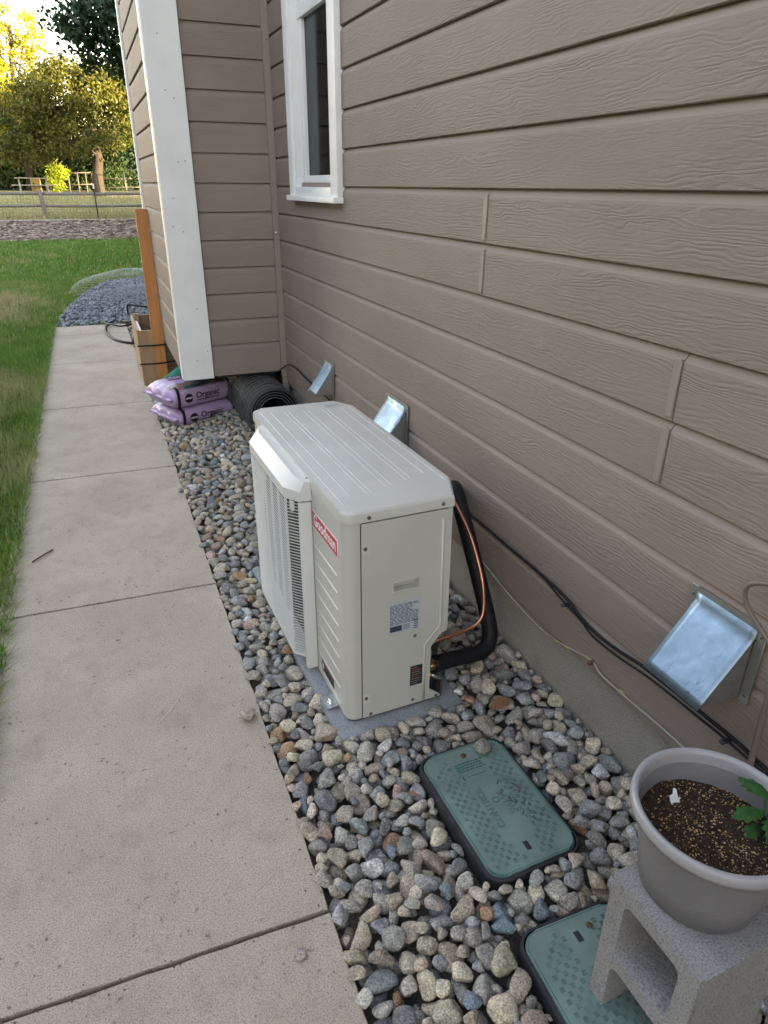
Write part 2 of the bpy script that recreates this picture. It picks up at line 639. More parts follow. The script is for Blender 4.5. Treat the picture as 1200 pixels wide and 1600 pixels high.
M['bag_plain'] = plain('bag_lilac', (0.45, 0.315, 0.50), 0.38, 0, 0.12, 12, 0.5, 22, 0.008)
M['ink_black'] = plain('print_black', (0.012, 0.012, 0.014), 0.4)
M['print_pale'] = plain('print_pale', (0.52, 0.45, 0.54), 0.5)
M['wire'] = plain('galvanised_wire', (0.11, 0.12, 0.125), 0.42, 0.6)
M['wire_pale'] = plain('pale_galvanised_wire', (0.27, 0.29, 0.31), 0.45, 0.4)
M['bottle'] = None
M['wire_ring'] = plain('weathered_wire', (0.12, 0.125, 0.13), 0.45, 0.3)
M['wire_dark'] = plain('packed_wire_layers', (0.03, 0.032, 0.034), 0.6, 0.2, 0.5, 40, 0.8, 90, 0.01)
M['grass'] = m_grass()
M['lawn_soil'] = m_ground('lawn_soil', (0.05, 0.085, 0.018), (0.085, 0.12, 0.03), 5, 90, 0.02, (0.18, 0.15, 0.075))
M['mulch'] = m_ground('bark_mulch', (0.18, 0.135, 0.10), (0.30, 0.225, 0.175), 5, 22, 0.06)
M['field'] = m_ground('dry_pasture', (0.12, 0.12, 0.05), (0.26, 0.225, 0.13), 1.4, 16, 0.06, (0.30, 0.255, 0.17))
M['dirt'] = m_ground('pale_dirt', (0.30, 0.26, 0.22), (0.40, 0.36, 0.31), 1.5, 20, 0.03)
M['bark'] = m_wood('tree_bark', (0.024, 0.019, 0.015), (0.058, 0.045, 0.036), (9, 9, 1.5), 0.9)
M['leaf_main'] = m_leaf('leaf_olive', (0.034, 0.052, 0.014), (0.145, 0.138, 0.022), 0.6)
M['leaf_sungold'] = m_leaf('leaf_sunlit_gold', (0.24, 0.225, 0.016), (0.42, 0.38, 0.026), 0.8, 0.4)  # gold of the low sun put into the leaf colour
M['leaf_dark'] = m_leaf('leaf_dark_green', (0.014, 0.036, 0.016), (0.036, 0.070, 0.030), 0.9, 0.2)
M['leaf_hedge'] = m_leaf('leaf_hedge', (0.022, 0.046, 0.015), (0.06, 0.095, 0.028), 0.5, 0.25)
M['leaf_sunlit'] = m_leaf('leaf_sunlit', (0.16, 0.22, 0.015), (0.32, 0.38, 0.03), 1.5, 0.4)  # sunlit look of the shrub put into its leaf colour
M['leaf_dry'] = plain('dry_leaf', (0.24, 0.125, 0.065), 0.6)
M['glass'] = m_glass()
M['curtain'] = plain('interior_curtain', (0.22, 0.22, 0.23), 0.8)
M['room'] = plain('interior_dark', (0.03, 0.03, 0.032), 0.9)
M['stone'] = m_stone_object()
M['stones'] = m_stone_attr()
M['table'] = plain('picnic_table_wood', (0.34, 0.33, 0.31), 0.7, 0, 0.15)
M['cable_grey'] = plain('grey_cable', (0.30, 0.275, 0.235), 0.5, 0, 0.15)
M['cable_brown'] = plain('brown_cable', (0.155, 0.115, 0.092), 0.5)
M['yellow'] = plain('yellow_tape', (0.36, 0.30, 0.10), 0.5)
M['grit'] = plain('grit', (0.13, 0.105, 0.085), 0.9, 0, 0.5, 60)
M['chalk'] = plain('scratch_pale', (0.50, 0.47, 0.44), 0.9)
_t = NT('green_translucent_plastic')
_t.set((0.13, 0.48, 0.35), 0.18)
_t.b.inputs['Transmission Weight'].default_value = 0.3
_t.b.inputs['IOR'].default_value = 1.35
M['bottle'] = _t.m

# ------------------------------------------------------------------ ground profile
W = 1.18          # outer face of the siding on the long wall
YB = 4.78         # wall of the bump-out that faces the camera
XB = 0.477        # its side wall


def gz(y):
    ks = [(-60, 0), (16, 0.0), (22, 0.17), (28, 0.47), (40, 1.0), (45, 1.15), (70, 1.4), (600, 2.0)]
    for (a, za), (b, zb) in zip(ks, ks[1:]):
        if y <= b:
            t = max((y - a) / (b - a), 0)
            return za + (zb - za) * t
    return ks[-1][1]


def sheet(name, x0, x1, ys, dz, mat, nx=2, label=None, jag=0.0):
    v, f = [], []
    for y in ys:
        for i in range(nx):
            x = x0 + (x1 - x0) * i / (nx - 1)
            yy = y
            if jag and y in (ys[0], ys[-1]):
                yy = y + random.uniform(-jag, jag)
            v.append((x, yy, gz(y) + dz))
    for j in range(len(ys) - 1):
        for i in range(nx - 1):
            a = j * nx + i
            f.append((a, a + 1, a + nx + 1, a + nx))
    o = poly_obj(name, v, f, mat, None, True)
    o['kind'] = 'structure'
    return o


KY = [-60, 0, 16, 18, 20, 22, 24, 26, 28, 32, 36, 40, 45, 55, 70, 120, 250, 600]
sheet('ground', -300, 300, KY, -0.13, M['field'], 3)
sheet('lawn', -40, -0.57, [-30, 0, 4, 8, 12, 16], -0.03, M['lawn_soil'], 2)
sheet('lawn_far', -40, 30, [9.3, 12, 16, 18, 20, 22.3], -0.034, M['lawn_soil'], 60, jag=0.1)
sheet('mulch_strip', -40, 30, [22.0, 24, 26, 28.0], -0.02, M['mulch'], 90, jag=0.12)
sheet('pasture', -60, 60, [27.9, 30, 34, 38], -0.03, M['field'], 40, jag=0.2)
sheet('dirt_yard', -60, 60, [37.5, 40, 44, 46], -0.02, M['dirt'], 40, jag=0.5)
sheet('wood_floor', -90, 90, [45.5, 55, 70, 100], -0.01, M['field'], 10)

# ------------------------------------------------------------------ sidewalk
sidewalk = box('sidewalk', M['subbase'], None, -0.56, 0.280, -3.0, 9.42, -0.14, -0.10)
sidewalk['kind'] = 'structure'
JY = [-3.0, -0.5, 1.06, 2.70, 4.215, 5.755, 7.35, 8.85, 9.46]


def slab(y0, y1, k):
    bm = bmesh.new()
    g = 0.0060
    nx, ny = 14, max(int((y1 - y0) / 0.06), 4)
    x0, x1 = -0.575, 0.293
    skew = 0.028
    top, low = [], []
    for j in range(ny + 1):
        row = []
        for i in range(nx + 1):
            x = x0 + (x1 - x0) * i / nx
            yy = (y0 + g) + (y1 - y0 - 2 * g) * j / ny
            yy += skew * (x1 - x) / (x1 - x0) * (1 if k not in (0,) else 0)
            ex = ey = 0
            if i in (0, nx): ex = random.uniform(-.003, .002) * (1 if i == nx else -1)
            if j in (0, ny): ey = random.uniform(-.0022, .0014) * (1 if j == ny else -1)
            row.append(bm.verts.new((x + ex, yy + ey, random.uniform(-.0006, .0006))))
        top.append(row)
    for j in range(ny):
        for i in range(nx):
            bm.faces.new((top[j][i], top[j][i + 1], top[j + 1][i + 1], top[j + 1][i]))
    edge = [e for e in bm.edges if e.is_boundary]
    r = bmesh.ops.extrude_edge_only(bm, edges=edge)
    nv = [v for v in r['geom'] if isinstance(v, bmesh.types.BMVert)]
    cx, cy = (x0 + x1) / 2, (y0 + y1) / 2 + skew / 2
    for v in nv:
        v.co.z -= 0.010
        v.co.x += 0.004 if v.co.x > x1 - .02 else (-0.004 if v.co.x < x0 + .02 else 0)
    edge = [e for e in bm.edges if e.is_boundary]
    r = bmesh.ops.extrude_edge_only(bm, edges=edge)
    for v in [v for v in r['geom'] if isinstance(v, bmesh.types.BMVert)]:
        v.co.z -= 0.095
    o = from_bm('slab', bm, M['concrete'], sidewalk, True, 50)
    return o


slabs = [slab(JY[k], JY[k + 1], k) for k in range(len(JY) - 1)]


def flat_mark(name, pts, w, mat, parent, z=0.0022):
    P = smooth_pts([(x, y, z) for x, y in pts], 6)
    v, f = [], []
    for i, p in enumerate(P):
        t = (P[min(i + 1, len(P) - 1)] - P[max(i - 1, 0)]).normalized()
        nrm = Vector((-t.y, t.x, 0)) * w * (0.3 + 0.7 * math.sin(math.pi * (i + .5) / len(P))) * random.uniform(.5, 1.2)
        v += [tuple(p + nrm), tuple(p - nrm)]
    for i in range(len(P) - 1):
        f.append((2 * i, 2 * i + 1, 2 * i + 3, 2 * i + 2))
    return poly_obj(name, v, f, mat, parent)


flat_mark('scratch', [(0.065, 2.02), (0.04, 1.97), (0.005, 1.92), (-0.035, 1.88)], 0.0022, M['chalk'], slabs[2])
flat_mark('scratch', [(0.07, 2.16), (0.068, 2.10), (0.06, 2.06)], 0.0012, M['chalk'], slabs[2])
flat_mark('scratch', [(0.20, 1.215), (0.165, 1.19), (0.125, 1.17)], 0.0018, M['chalk'], slabs[2])


gv, gf = [], []
for k in range(420):
    if k < 170:
        j = random.choice((1.06, 2.70, 4.215, 5.755)); x = random.uniform(-.55, .28)
        y = j + .028 * (.293 - x) / .868 + random.gauss(0, .012)
    elif k < 300:
        x = random.uniform(.25, .292) if random.random() < .6 else random.uniform(-.55, -.45); y = random.uniform(.6, 7)
    else:
        x = random.uniform(-.5, .28); y = random.uniform(.6, 5)
    sz = random.uniform(.0012, .0035) * (2 if random.random() < .05 else 1)
    b0 = len(gv)
    for d in ((1, 0, 0), (-.8, .3, 0), (0, 1, 0), (.1, -.9, 0), (0, 0, .8)):
        gv.append((x + d[0] * sz * random.uniform(.7, 1.4), y + d[1] * sz * random.uniform(.7, 1.4), .0006 + d[2] * sz))
    gf += [(b0, b0 + 2, b0 + 4), (b0 + 2, b0 + 1, b0 + 4), (b0 + 1, b0 + 3, b0 + 4), (b0 + 3, b0, b0 + 4)]
gt = poly_obj('sidewalk_grit', gv, gf, M['grit'], sidewalk, False)
gt['kind'] = 'stuff'

# ------------------------------------------------------------------ house
house = empty('house', (1.2, 4.78, 0))
tag(house, 'house with brown lap siding, white corner board and white window', 'house')
house_inv = Matrix.Translation((-1.2, -4.78, 0))


def hpart(o, parent=None):
    """world-built part under the house empty"""
    o.parent = parent or house
    if parent is None:
        o.matrix_parent_inverse = house_inv
    return o


EAVE = 5.5
WIN_Y0, WIN_Y1, WIN_Z0, WIN_Z1 = 3.56, 4.24, 1.56, 3.05
HY0, HY1 = -12.0, 9.0


def wallbox(name, bits, mat):
    bm = bmesh.new()
    for b in bits:
        bx(bm, *b)
    return hpart(from_bm(name, bm, mat))


XS = W + 0.035
wall = wallbox('wall', [
    (XS, XS + .14, HY0, WIN_Y0, .30, EAVE), (XS, XS + .14, WIN_Y1, HY1, .30, EAVE),
    (XS, XS + .14, WIN_Y0, WIN_Y1, .30, WIN_Z0), (XS, XS + .14, WIN_Y0, WIN_Y1, WIN_Z1, EAVE),
    (3.3, 3.45, HY1, 28.0, 0, EAVE), (3.45, 13.0, 27.85, 28.0, 0, EAVE), (13.0, 13.15, HY1, 28.0, 0, EAVE),  # rear wing, out of view, added to cast shade on yard and trees
    (13.0, 13.15, HY0, HY1, 0, EAVE), (XS + .14, 13.0, HY0, HY0 + .15, 0, EAVE), (XS + .14, 13.0, HY1 - .15, HY1, 0, EAVE)], M['sheath'])
baywall = wallbox('bump_out_wall', [(XB + .035, XS, YB + .035, 6.40, .415, EAVE)], M['sheath'])
found = wallbox('foundation', [(W + .035 + .004, W + .20, HY0, HY1, -.4, .302)], M['stucco'])
for (prism_pts, ya, yb) in (([(0.6, EAVE - .05), (13.8, EAVE - .05), (13.8, EAVE + .1), (7.2, 8.3), (0.6, EAVE + .1)], HY0 - .5, HY1 + .4), ([(2.8, EAVE - .05), (13.8, EAVE - .05), (13.8, EAVE + .1), (8.3, 8.0), (2.8, EAVE + .1)], HY1 + .41, 28.4)):  # second outline roofs the unseen wing added for its shade
    bm = bmesh.new()
    a = [bm.verts.new((x, ya, z)) for x, z in prism_pts]
    b = [bm.verts.new((x, yb, z)) for x, z in prism_pts]
    bm.faces.new(a); bm.faces.new(b[::-1])
    for i in range(5):
        bm.faces.new((a[i], b[i], b[(i + 1) % 5], a[(i + 1) % 5]))
    hpart(from_bm('roof', bm, M['roof']))

EXP = 0.160
board_cache = {}


def board_mesh(L, exp, h0=None, d=0.0):
    """lap board: local x along, y = outwards (negative), z up from the butt edge"""
    key = (round(L, 3), round(exp, 4), h0)
    if key in board_cache:
        return board_cache[key]
    H = exp
    flat = H - 0.028
    prof = [(0.008, -0.005), (-0.0005, -0.0055), (-0.004, -0.003), (-0.0045, 0.003), (-0.0035, flat), (0.0005, flat + .005), (0.0105, flat + .020), (0.0140, H - .001), (0.0145, H + .012), (0.022, H + .012), (0.022, -0.005)]
    if h0 is not None:            # only the lower part (or a rip)
        prof = [(0.004, -0.004), (-0.004, -0.003), (-0.0045, 0.003), (-0.004, h0), (0.02, h0), (0.02, -0.004)]
    ns = max(2, int(L / 0.25))
    v, f = [], []
    n = len(prof)
    for i in range(ns + 1):
        x = L * i / ns
        for (y, z) in prof:
            v.append((x, y + .0006 * math.sin(x * 3.1 + z * 40), z))
    for i in range(ns):
        for k in range(n):
            k2 = (k + 1) % n
            f.append((i * n + k, i * n + k2, (i + 1) * n + k2, (i + 1) * n + k))
    f.append(tuple(range(n)))
    f.append(tuple(range(ns * n, ns * n + n))[::-1])
    me = bpy.data.meshes.new('siding_board')
    me.from_pydata(v, [], f)
    me.update()
    me.shade_smooth()
    me.set_sharp_from_angle(angle=R(35))
    me.materials.append(M['siding'])
    board_cache[key] = me
    return me


def place_board(L, exp, loc, rz, parent, h0=None):
    o = link('siding_board', board_mesh(L, exp, h0))
    o.parent = parent
    o.location = loc
    o.rotation_euler = (0, 0, rz)
    return o


# long wall: local x runs along -Y?  board faces -X: rotate so local -y -> -X, local x -> -Y
RZ_LONG = R(-90)
COURSES = [0.318 + EXP * k for k in range(0, 33)]
joints = {}
for k, z in enumerate(COURSES):
    cuts = []
    if abs(z - 1.438) < .01 or abs(z - 1.278) < .01:
        cuts = [2.052]
    if abs(z - 1.118) < .01 or abs(z - .958) < .01:
        cuts = [1.150]
    if k % 5 == 3:
        cuts = cuts + [-2.4]
    spans = []
    y = YB - 0.022
    win = (z + EXP > WIN_Z0 - .045) and (z < WIN_Z1 + .04)
    edges = [y] + sorted(cuts, reverse=True) + [-6.0]
    for s, e in zip(edges, edges[1:]):
        segs = [(s, e)]
        if win and s > 4.33 and e < 3.45:
            full_cover = z >= WIN_Z0 - .045
            if full_cover:
                segs = [(s, 4.334), (3.452, e)]
            else:
                segs = [(s, e)]
        for (p, q) in segs:
            place_board(p - q - .003, EXP, (W + .0045, p, z), RZ_LONG, wall)
    for c in cuts:
        if c > 0:
            o = hpart(box('joint_strip', M['trim_brown'], None, W - .0035, W + .004, c + .004, c + .026, z + .004, z + EXP - .022, .0015, 1), wall)
            o2 = hpart(box('joint_gap', M['dark'], None, W + .002, W + .012, c - .0028, c + .0004, z, z + EXP - .032), wall)
# upper/plain rest of the long wall behind the camera
hpart(box('siding_panel', M['trim_brown'], None, W + .012, W + .034, HY0, -6.0, .318, EAVE), wall)
# starter strip under the first course
hpart(box('starter_strip', M['trim_brown'], None, W + .012, W + .036, -6.0, YB + 1.6, .300, .322), wall)

# bump-out: face towards the camera
BEXP = 0.1663
BZ = [0.448 + BEXP * k for k in range(-1, 30)]
for k, z in enumerate(BZ):
    if z < .40:
        place_board(1.142 - 0.668, .05, (0.668, YB + .0045, .403), 0.0, baywall, 0.045 + .012)
        continue
    place_board(1.142 - 0.668, BEXP, (0.668, YB + .0045, z), 0.0, baywall)
# bump-out side wall (faces -X)
for k, z in enumerate(BZ):
    if z < .40:
        place_board(6.36 - (YB + .06), .05, (XB + .0045, 6.36, .403), RZ_LONG, baywall, 0.045 + .012)
        continue
    place_board(6.36 - (YB + .06), BEXP, (XB + .0045, 6.36, z), RZ_LONG, baywall)
# soffit of the bump-out, corner boards, inside corner trim
hpart(box('bump_out_floor', M['trim_brown'], None, XB + .012, W + .03, YB + .012, 6.42, .400, .4145), baywall)
cb = hpart(box('corner_board', M['white'], None, XB - .012, 0.668, YB - .022, YB + .006, .392, EAVE, .002, 1))
cb2 = hpart(box('corner_board', M['white'], None, XB - .016, XB + .006, YB + .0065, YB + .092, .394, EAVE, .002, 1))
hpart(box('corner_board', M['white'], None, XB - .014, XB + .012, 6.362, 6.425, .40, EAVE, .002, 1))
hpart(box('inside_corner_trim', M['trim_brown'], None, 1.1425, W + .006, YB - .021, YB + .010, .36, EAVE, .002, 1))
hpart(box('inside_corner_trim', M['trim_brown'], None, 1.150, W + .010, YB - .019, YB + .012, .22, .358, .002, 1))
# nail heads / dents on the corner board
for (x, z) in ((0.545, 2.36), (0.555, 2.09), (0.60, 2.05), (0.585, 1.72), (0.625, 1.725), (0.53, 1.52), (0.51, 1.36), (0.57, 1.33), (0.60, .86), (0.64, .58), (0.565, .52)):
    n = lathe('nail_head', [(0.004, 0), (0.0042, .0012), (0.0, .0016)], M['cable_grey'], None, 10)
    n.rotation_euler = (R(90), 0, 0)
    n.location = (x, YB - .0221, z)
    n.parent = cb
hpart(lathe('white_nail_cap', [(0.0, 0), (.006, .001), (.0075, .006), (.005, .011), (0, .012)], M['white'], None, 12, (1.155, YB - .03, 1.31)))

# window
win = empty('window')
hpart(win)
win.name = 'window'


def wbox(name, mat, *a, bev=.003, parent=None):
    o = box(name, mat, None, *a, bev=bev, seg=2)
    o.parent = parent or win
    return o


XF = W - 0.028
win.matrix_parent_inverse = house_inv
wbox('casing', M['white'], XF, W + .036, 4.245, 4.332, 1.545, 3.10)
wbox('casing', M['white'], XF, W + .036, 3.455, 3.560, 1.545, 3.10)
wbox('casing', M['white'], XF - .001, W + .036, 3.453, 4.334, 3.101, 3.19)
wbox('jamb', M['vinyl'], W - .012, W + .12, 4.2305, 4.2445, 1.560, 3.10)
wbox('jamb', M['vinyl'], W - .012, W + .12, 3.5605, 3.5745, 1.560, 3.10)
wbox('sill', M['white'], XF - .022, W + .034, 3.449, 4.338, 1.518, 1.5455, bev=.004)
wbox('inner_sill', M['vinyl'], XF + .006, W + .12, 3.5755, 4.2295, 1.546, 1.588)
XG = W + .052
wbox('sash', M['vinyl'], XG - .020, XG + .025, 4.182, 4.2295, 1.580, 2.445)
wbox('sash', M['vinyl'], XG - .020, XG + .025, 3.5755, 3.628, 1.580, 2.445)
wbox('sash_bottom_rail', M['vinyl'], XG - .022, XG + .027, 3.5757, 4.2293, 1.592, 1.646)
wbox('meeting_rail', M['vinyl'], XG - .026, XG + .029, 3.5757, 4.2293, 2.385, 2.447)
wbox('upper_sash', M['vinyl'], XG - .018, XG + .023, 4.180, 4.2293, 2.449, 3.099)
wbox('upper_sash', M['vinyl'], XG - .018, XG + .023, 3.5757, 3.626, 2.449, 3.099)
wbox('pane', M['glass'], XG, XG + .004, 3.629, 4.181, 1.647, 2.384, bev=0)
wbox('pane', M['glass'], XG, XG + .004, 3.627, 4.179, 2.448, 3.098, bev=0)
# room behind it
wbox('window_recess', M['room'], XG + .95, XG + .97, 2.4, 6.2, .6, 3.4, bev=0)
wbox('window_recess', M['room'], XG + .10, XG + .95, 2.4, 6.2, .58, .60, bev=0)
cv, cf = [], []
for i in range(41):
    y = 4.62 - i * .010
    x = XG + .16 + .018 * math.sin(i * 1.15)
    cv += [(x, y, 1.1), (x, y, 3.2)]
for i in range(40):
    cf.append((2 * i, 2 * i + 1, 2 * i + 3, 2 * i + 2))
o = poly_obj('curtain', cv, cf, M['curtain'], win)
wbox('inner_frame', M['curtain'], XG + .30, XG + .34, 3.6, 5.1, 2.02, 2.08, bev=0)
for i in range(9):
    wbox('inner_lattice', M['curtain'], XG + .31, XG + .316, 3.9, 5.1, 1.60 + i * .045, 1.618 + i * .045, bev=0)

# ------------------------------------------------------------------ unseen houses added left of and behind the camera to block low sky


def added_house(label, x0, x1, y0, y1, eave, ridge, along):
    e = empty('sky_block_house', ((x0 + x1) / 2, (y0 + y1) / 2, 0))
    tag(e, label, 'house', 'unseen houses added to block low sky')
    hx, hy = (x1 - x0) / 2, (y1 - y0) / 2
    w_ = box('wall', M['sky_block_wall'], e, -hx, hx, -hy, hy, -.1, eave)
    bm = bmesh.new()
    o_ = .4
    if along == 'y':
        pts = [(-hx - o_, -hy - o_), (hx + o_, -hy - o_), (hx + o_, hy + o_), (-hx - o_, hy + o_)]
        rd = [(0, -hy - o_), (0, hy + o_)]
        q = [(0, 3, 5, 4), (1, 4, 5, 2), (0, 4, 1), (3, 2, 5), (0, 1, 2, 3)]
    else:
        pts = [(-hx - o_, -hy - o_), (hx + o_, -hy - o_), (hx + o_, hy + o_), (-hx - o_, hy + o_)]
        rd = [(-hx - o_, 0), (hx + o_, 0)]
        q = [(0, 1, 5, 4), (3, 4, 5, 2), (0, 4, 3), (1, 2, 5), (0, 1, 2, 3)]
    v = [(x, y, eave + .002) for x, y in pts] + [(x, y, ridge) for x, y in rd]
    poly_obj('roof', v, q, M['roof'], e, False)
    for k in (-.5, .35):
        for z in ((1.0, 3.7) if eave > 5 else (1.0,)):
            if along == 'y':
                f_ = box('window', M['vinyl'], e, hx, hx + .04, k * hy - .6, k * hy + .6, z, z + 1.3)
                box('pane', M['dark'], f_, hx + .041, hx + .046, k * hy - .52, k * hy + .52, z + .08, z + 1.22)
            else:
                f_ = box('window', M['vinyl'], e, k * hx - .6, k * hx + .6, hy, hy + .04, z, z + 1.3)
                box('pane', M['dark'], f_, k * hx - .52, k * hx + .52, hy + .041, hy + .046, z + .08, z + 1.22)
    return e


M['sky_block_wall'] = plain('sky_block_siding', (0.22, 0.20, 0.18), 0.7, 0, 0.1, 3)
added_house('unseen taupe two-storey house added on the left to block low sky', -16, -6.8, -13, 13, 5.6, 8.0, 'y')
added_house('unseen taupe single-storey house added behind the camera to block low sky', -9, 8, -29, -18.5, 3.2, 5.4, 'x')

# ------------------------------------------------------------------ heat pump
TH = R(1.5)
hp = empty('heat_pump', (0.533, 1.605, 0.05), TH)
tag(hp, 'beige outdoor heat pump unit with white front fan guard on a concrete pad', 'heat pump')
D1, D2, LEN = 0.342, 0.395, 1.045
ZB, ZL, ZT = 0.002, 0.702, 0.738


def plan(off=0.0, rad=.035, notch=False, pocket=False):
    pts = []
    r = rad + off
    c = (rad, rad)
    for k in range(7):
        a = math.pi + (math.pi / 2) * k / 6
        pts.append((c[0] + r * math.cos(a), c[1] + r * math.sin(a)))
    if pocket:
        pts += [(.052, -off), (.052, .024), (.326, .024), (.326, -off)]
    if notch:
        pts += [(.255, -off), (.255, .16), (D2 + off, .16)]
    else:
        pts += [(D1 + off * .4, -off), (D2 + off, .125)]
    pts += [(D2 + off, LEN - .09), (D2 - .05, LEN + off), (rad, LEN + off)]
    c = (rad, LEN - rad)
    for k in range(1, 7):
        a = math.pi / 2 + (math.pi / 2) * k / 6
        pts.append((c[0] + r * math.cos(a), c[1] + r * math.sin(a)))
    return pts


bm = bmesh.new()
prism(bm, plan(pocket=True), .26, ZL - .001)
prism(bm, plan(notch=True), ZB, .2595)
from_bm('cabinet', bm, M['beige'], hp, True, 30)
bm = bmesh.new()
prism(bm, plan(-.008), -.012, ZB - .0005)
from_bm('base_pan', bm, M['screw'], hp, True, 30)
# lid with a rounded top edge
bm = bmesh.new()
lo, hi = prism(bm, plan(.005), ZL + .001, ZT)
te = [e for e in bm.edges if e.verts[0] in hi and e.verts[1] in hi]
bmesh.ops.bevel(bm, geom=te, offset=.012, segments=4, profile=.5, affect='EDGES')
lid = from_bm('lid', bm, M['beige_lit'], hp, True, 30)


def ridge(u0, v0, u1, v1, w=.004, h=.0011):
    d = Vector((u1 - u0, v1 - v0, 0)); L = d.length; d.normalize()
    nrm = Vector((-d.y, d.x, 0))
    a = Vector((u0, v0, 0)); b = Vector((u1, v1, 0))
    v = [a + nrm * w, a - nrm * w, b - nrm * w, b + nrm * w, a + d * .008 + nrm * .0, b - d * .008]
    v = [(p.x, p.y, ZT - .0005) for p in v[:4]] + [(p.x, p.y, ZT + h) for p in v[4:]]
    return poly_obj('lid_rib', v, [(0, 1, 4), (1, 2, 5, 4), (2, 3, 5), (3, 0, 4, 5)], M['beige_lit'], lid, False)


for (u0, v0, u1, v1) in ((.022, 1.00, .022, .05), (.060, 1.00, .060, .10), (.112, .98, .112, .10), (.128, .97, .128, .10), (.185, .96, .185, .12), (.205, .95, .205, .13), (.262, .95, .262, .15), (.280, .94, .280, .16), (.335, .93, .335, .18), (.372, .93, .372, .17)):
    ridge(u0, v0, u1, v1)
ridge(.372, .17, .372, .10)
for k in range(6):      # cast mark near the far corner
    poly_obj('embossed_mark', [(.285 + k * .010, .955, ZT + .001), (.289 + k * .010, .955, ZT + .001), (.289 + k * .010, .995, ZT + .001), (.285 + k * .010, .995, ZT + .001)], [(0, 1, 2, 3)], M['cable_grey'], lid, False)

# near side panel with the cut-out for the valves (thin plate, extruded along v)
edge = [(.0505, 0.004), (.0505, ZL - .004), (.339, ZL - .004), (.342, .285), (.286, .218), (.286, .045), (.326, .012), (.326, .004)]
bm = bmesh.new()
hole = [(.151, .455), (.235, .455), (.235, .485), (.151, .485)]
loops = []
for yy in (-.0042, .0015):
    es = []
    lp = []
    for poly in (edge, hole):
        vs_ = [bm.verts.new((u, yy, z)) for u, z in poly]
        es += [bm.edges.new((vs_[i], vs_[(i + 1) % len(vs_)])) for i in range(len(vs_))]
        lp.append(vs_)
    bmesh.ops.triangle_fill(bm, edges=es, use_beauty=True, use_dissolve=False)
    loops.append(lp)
for q in (0, 1):
    A_, B_ = loops[0][q], loops[1][q]
    for i in range(len(A_)):
        j = (i + 1) % len(A_)
        bm.faces.new((A_[i], B_[i], B_[j], A_[j]))
side = from_bm('side_panel', bm, M['beige'], hp)
box('panel_seam', M['dark'], hp, .0478, .0503, -.0008, .002, 0.004, ZL - .004)
# pressed rib round the cut-out
P = [(.310, -.0042, .668), (.314, -.0042, .40), (.317, -.0042, .292), (.264, -.0042, .233), (.264, -.0042, .12), (.266, -.0042, .012)]
tube('pressed_rib', P, .0045, M['beige'], side, 8, 1)
# corner flange right of the rib
# handle
hx0, hx1, hz0, hz1 = .147, .239, .451, .489
for (a0, a1, b0, b1) in ((hx0, hx1, hz1 - .005, hz1), (hx0, hx1, hz0, hz0 + .005), (hx0, hx0 + .005, hz0 + .005, hz1 - .005), (hx1 - .005, hx1, hz0 + .005, hz1 - .005)):
    box('handle_rim', M['beige'], side, a0, a1, -.0072, -.004, b0, b1, .001, 1)
poly_obj('handle_recess', [(.150, .0, .486), (.236, .0, .486), (.236, .0, .454), (.150, .0, .454), (.153, .021, .470), (.233, .021, .470), (.233, .021, .456), (.153, .021, .456)], [(0, 1, 5, 4), (1, 2, 6, 5), (2, 3, 7, 6), (3, 0, 4, 7), (4, 5, 6, 7)], M['beige'], side, False)


def screw(u, z, y=-.0044, parent=side):
    n = lathe('screw', [(.0058, 0), (.0060, .0016), (.0045, .0032), (0, .0034)], M['screw'], parent, 12)
    n.rotation_euler = (R(90), 0, 0)
    n.location = (u, y, z)
    return n


for (u, z) in ((.227, .276), (.226, .022), (.076, .014), (.312, .012)):
    screw(u, z)
screw(.073, .716, -.0052, lid); screw(.306, .717, -.0052, lid)
for z in (.619, .081):       # dimples at the seam
    box('dimple_plate', M['beige_lit'], side, .051, .0775, -.0052, -.0043, z - .019, z + .015, .0004, 1)
    screw(.061, z, -.0054)
n = screw(0, 0); n.rotation_euler = (0, R(-90), 0); n.location = (-.0052, .315, .722); n.parent = lid

# rating label
lab = box('rating_label', M['label'], side, .138, .240, -.0049, -.0043, .302, .414)
rr = random.Random(3)
for k in range(14):
    z = .404 - k * .0052
    x = .141
    xe = .236 if k < 2 else (.216 if k < 6 else .236)
    while x < xe - .004:
        w = rr.uniform(.004, .016)
        w = min(w, xe - x)
        box('print_line', M['ink'], lab, x, x + w, -.0052, -.00495, z - .0011, z + .0011)
        x += w + rr.uniform(.002, .006)
box('print_block', M['ink'], lab, .141, .181, -.0052, -.00495, .309, .329)
for k in range(4):
    box('print_line', M['ink'], lab, .186, .208, -.0052, -.00495, .311 + k * .005, .3125 + k * .005)
    box('print_line', M['ink'], lab, .222, .236, -.0052, -.00495, .306 + k * .007, .309 + k * .007)
box('print_block', M['ink'], lab, .221, .237, -.0052, -.00495, .334, .339)
# warning label
wl_ = box('warning_label', M['warn'], side, .2145, .2575, -.0049, -.0043, .080, .158)
for k in range(8):
    box('print_line', M['orange'] if k in (1, 4) else M['cable_grey'], wl_, .219, .219 + rr.uniform(.02, .033), -.0052, -.00495, .149 - k * .0088, .1508 - k * .0088)

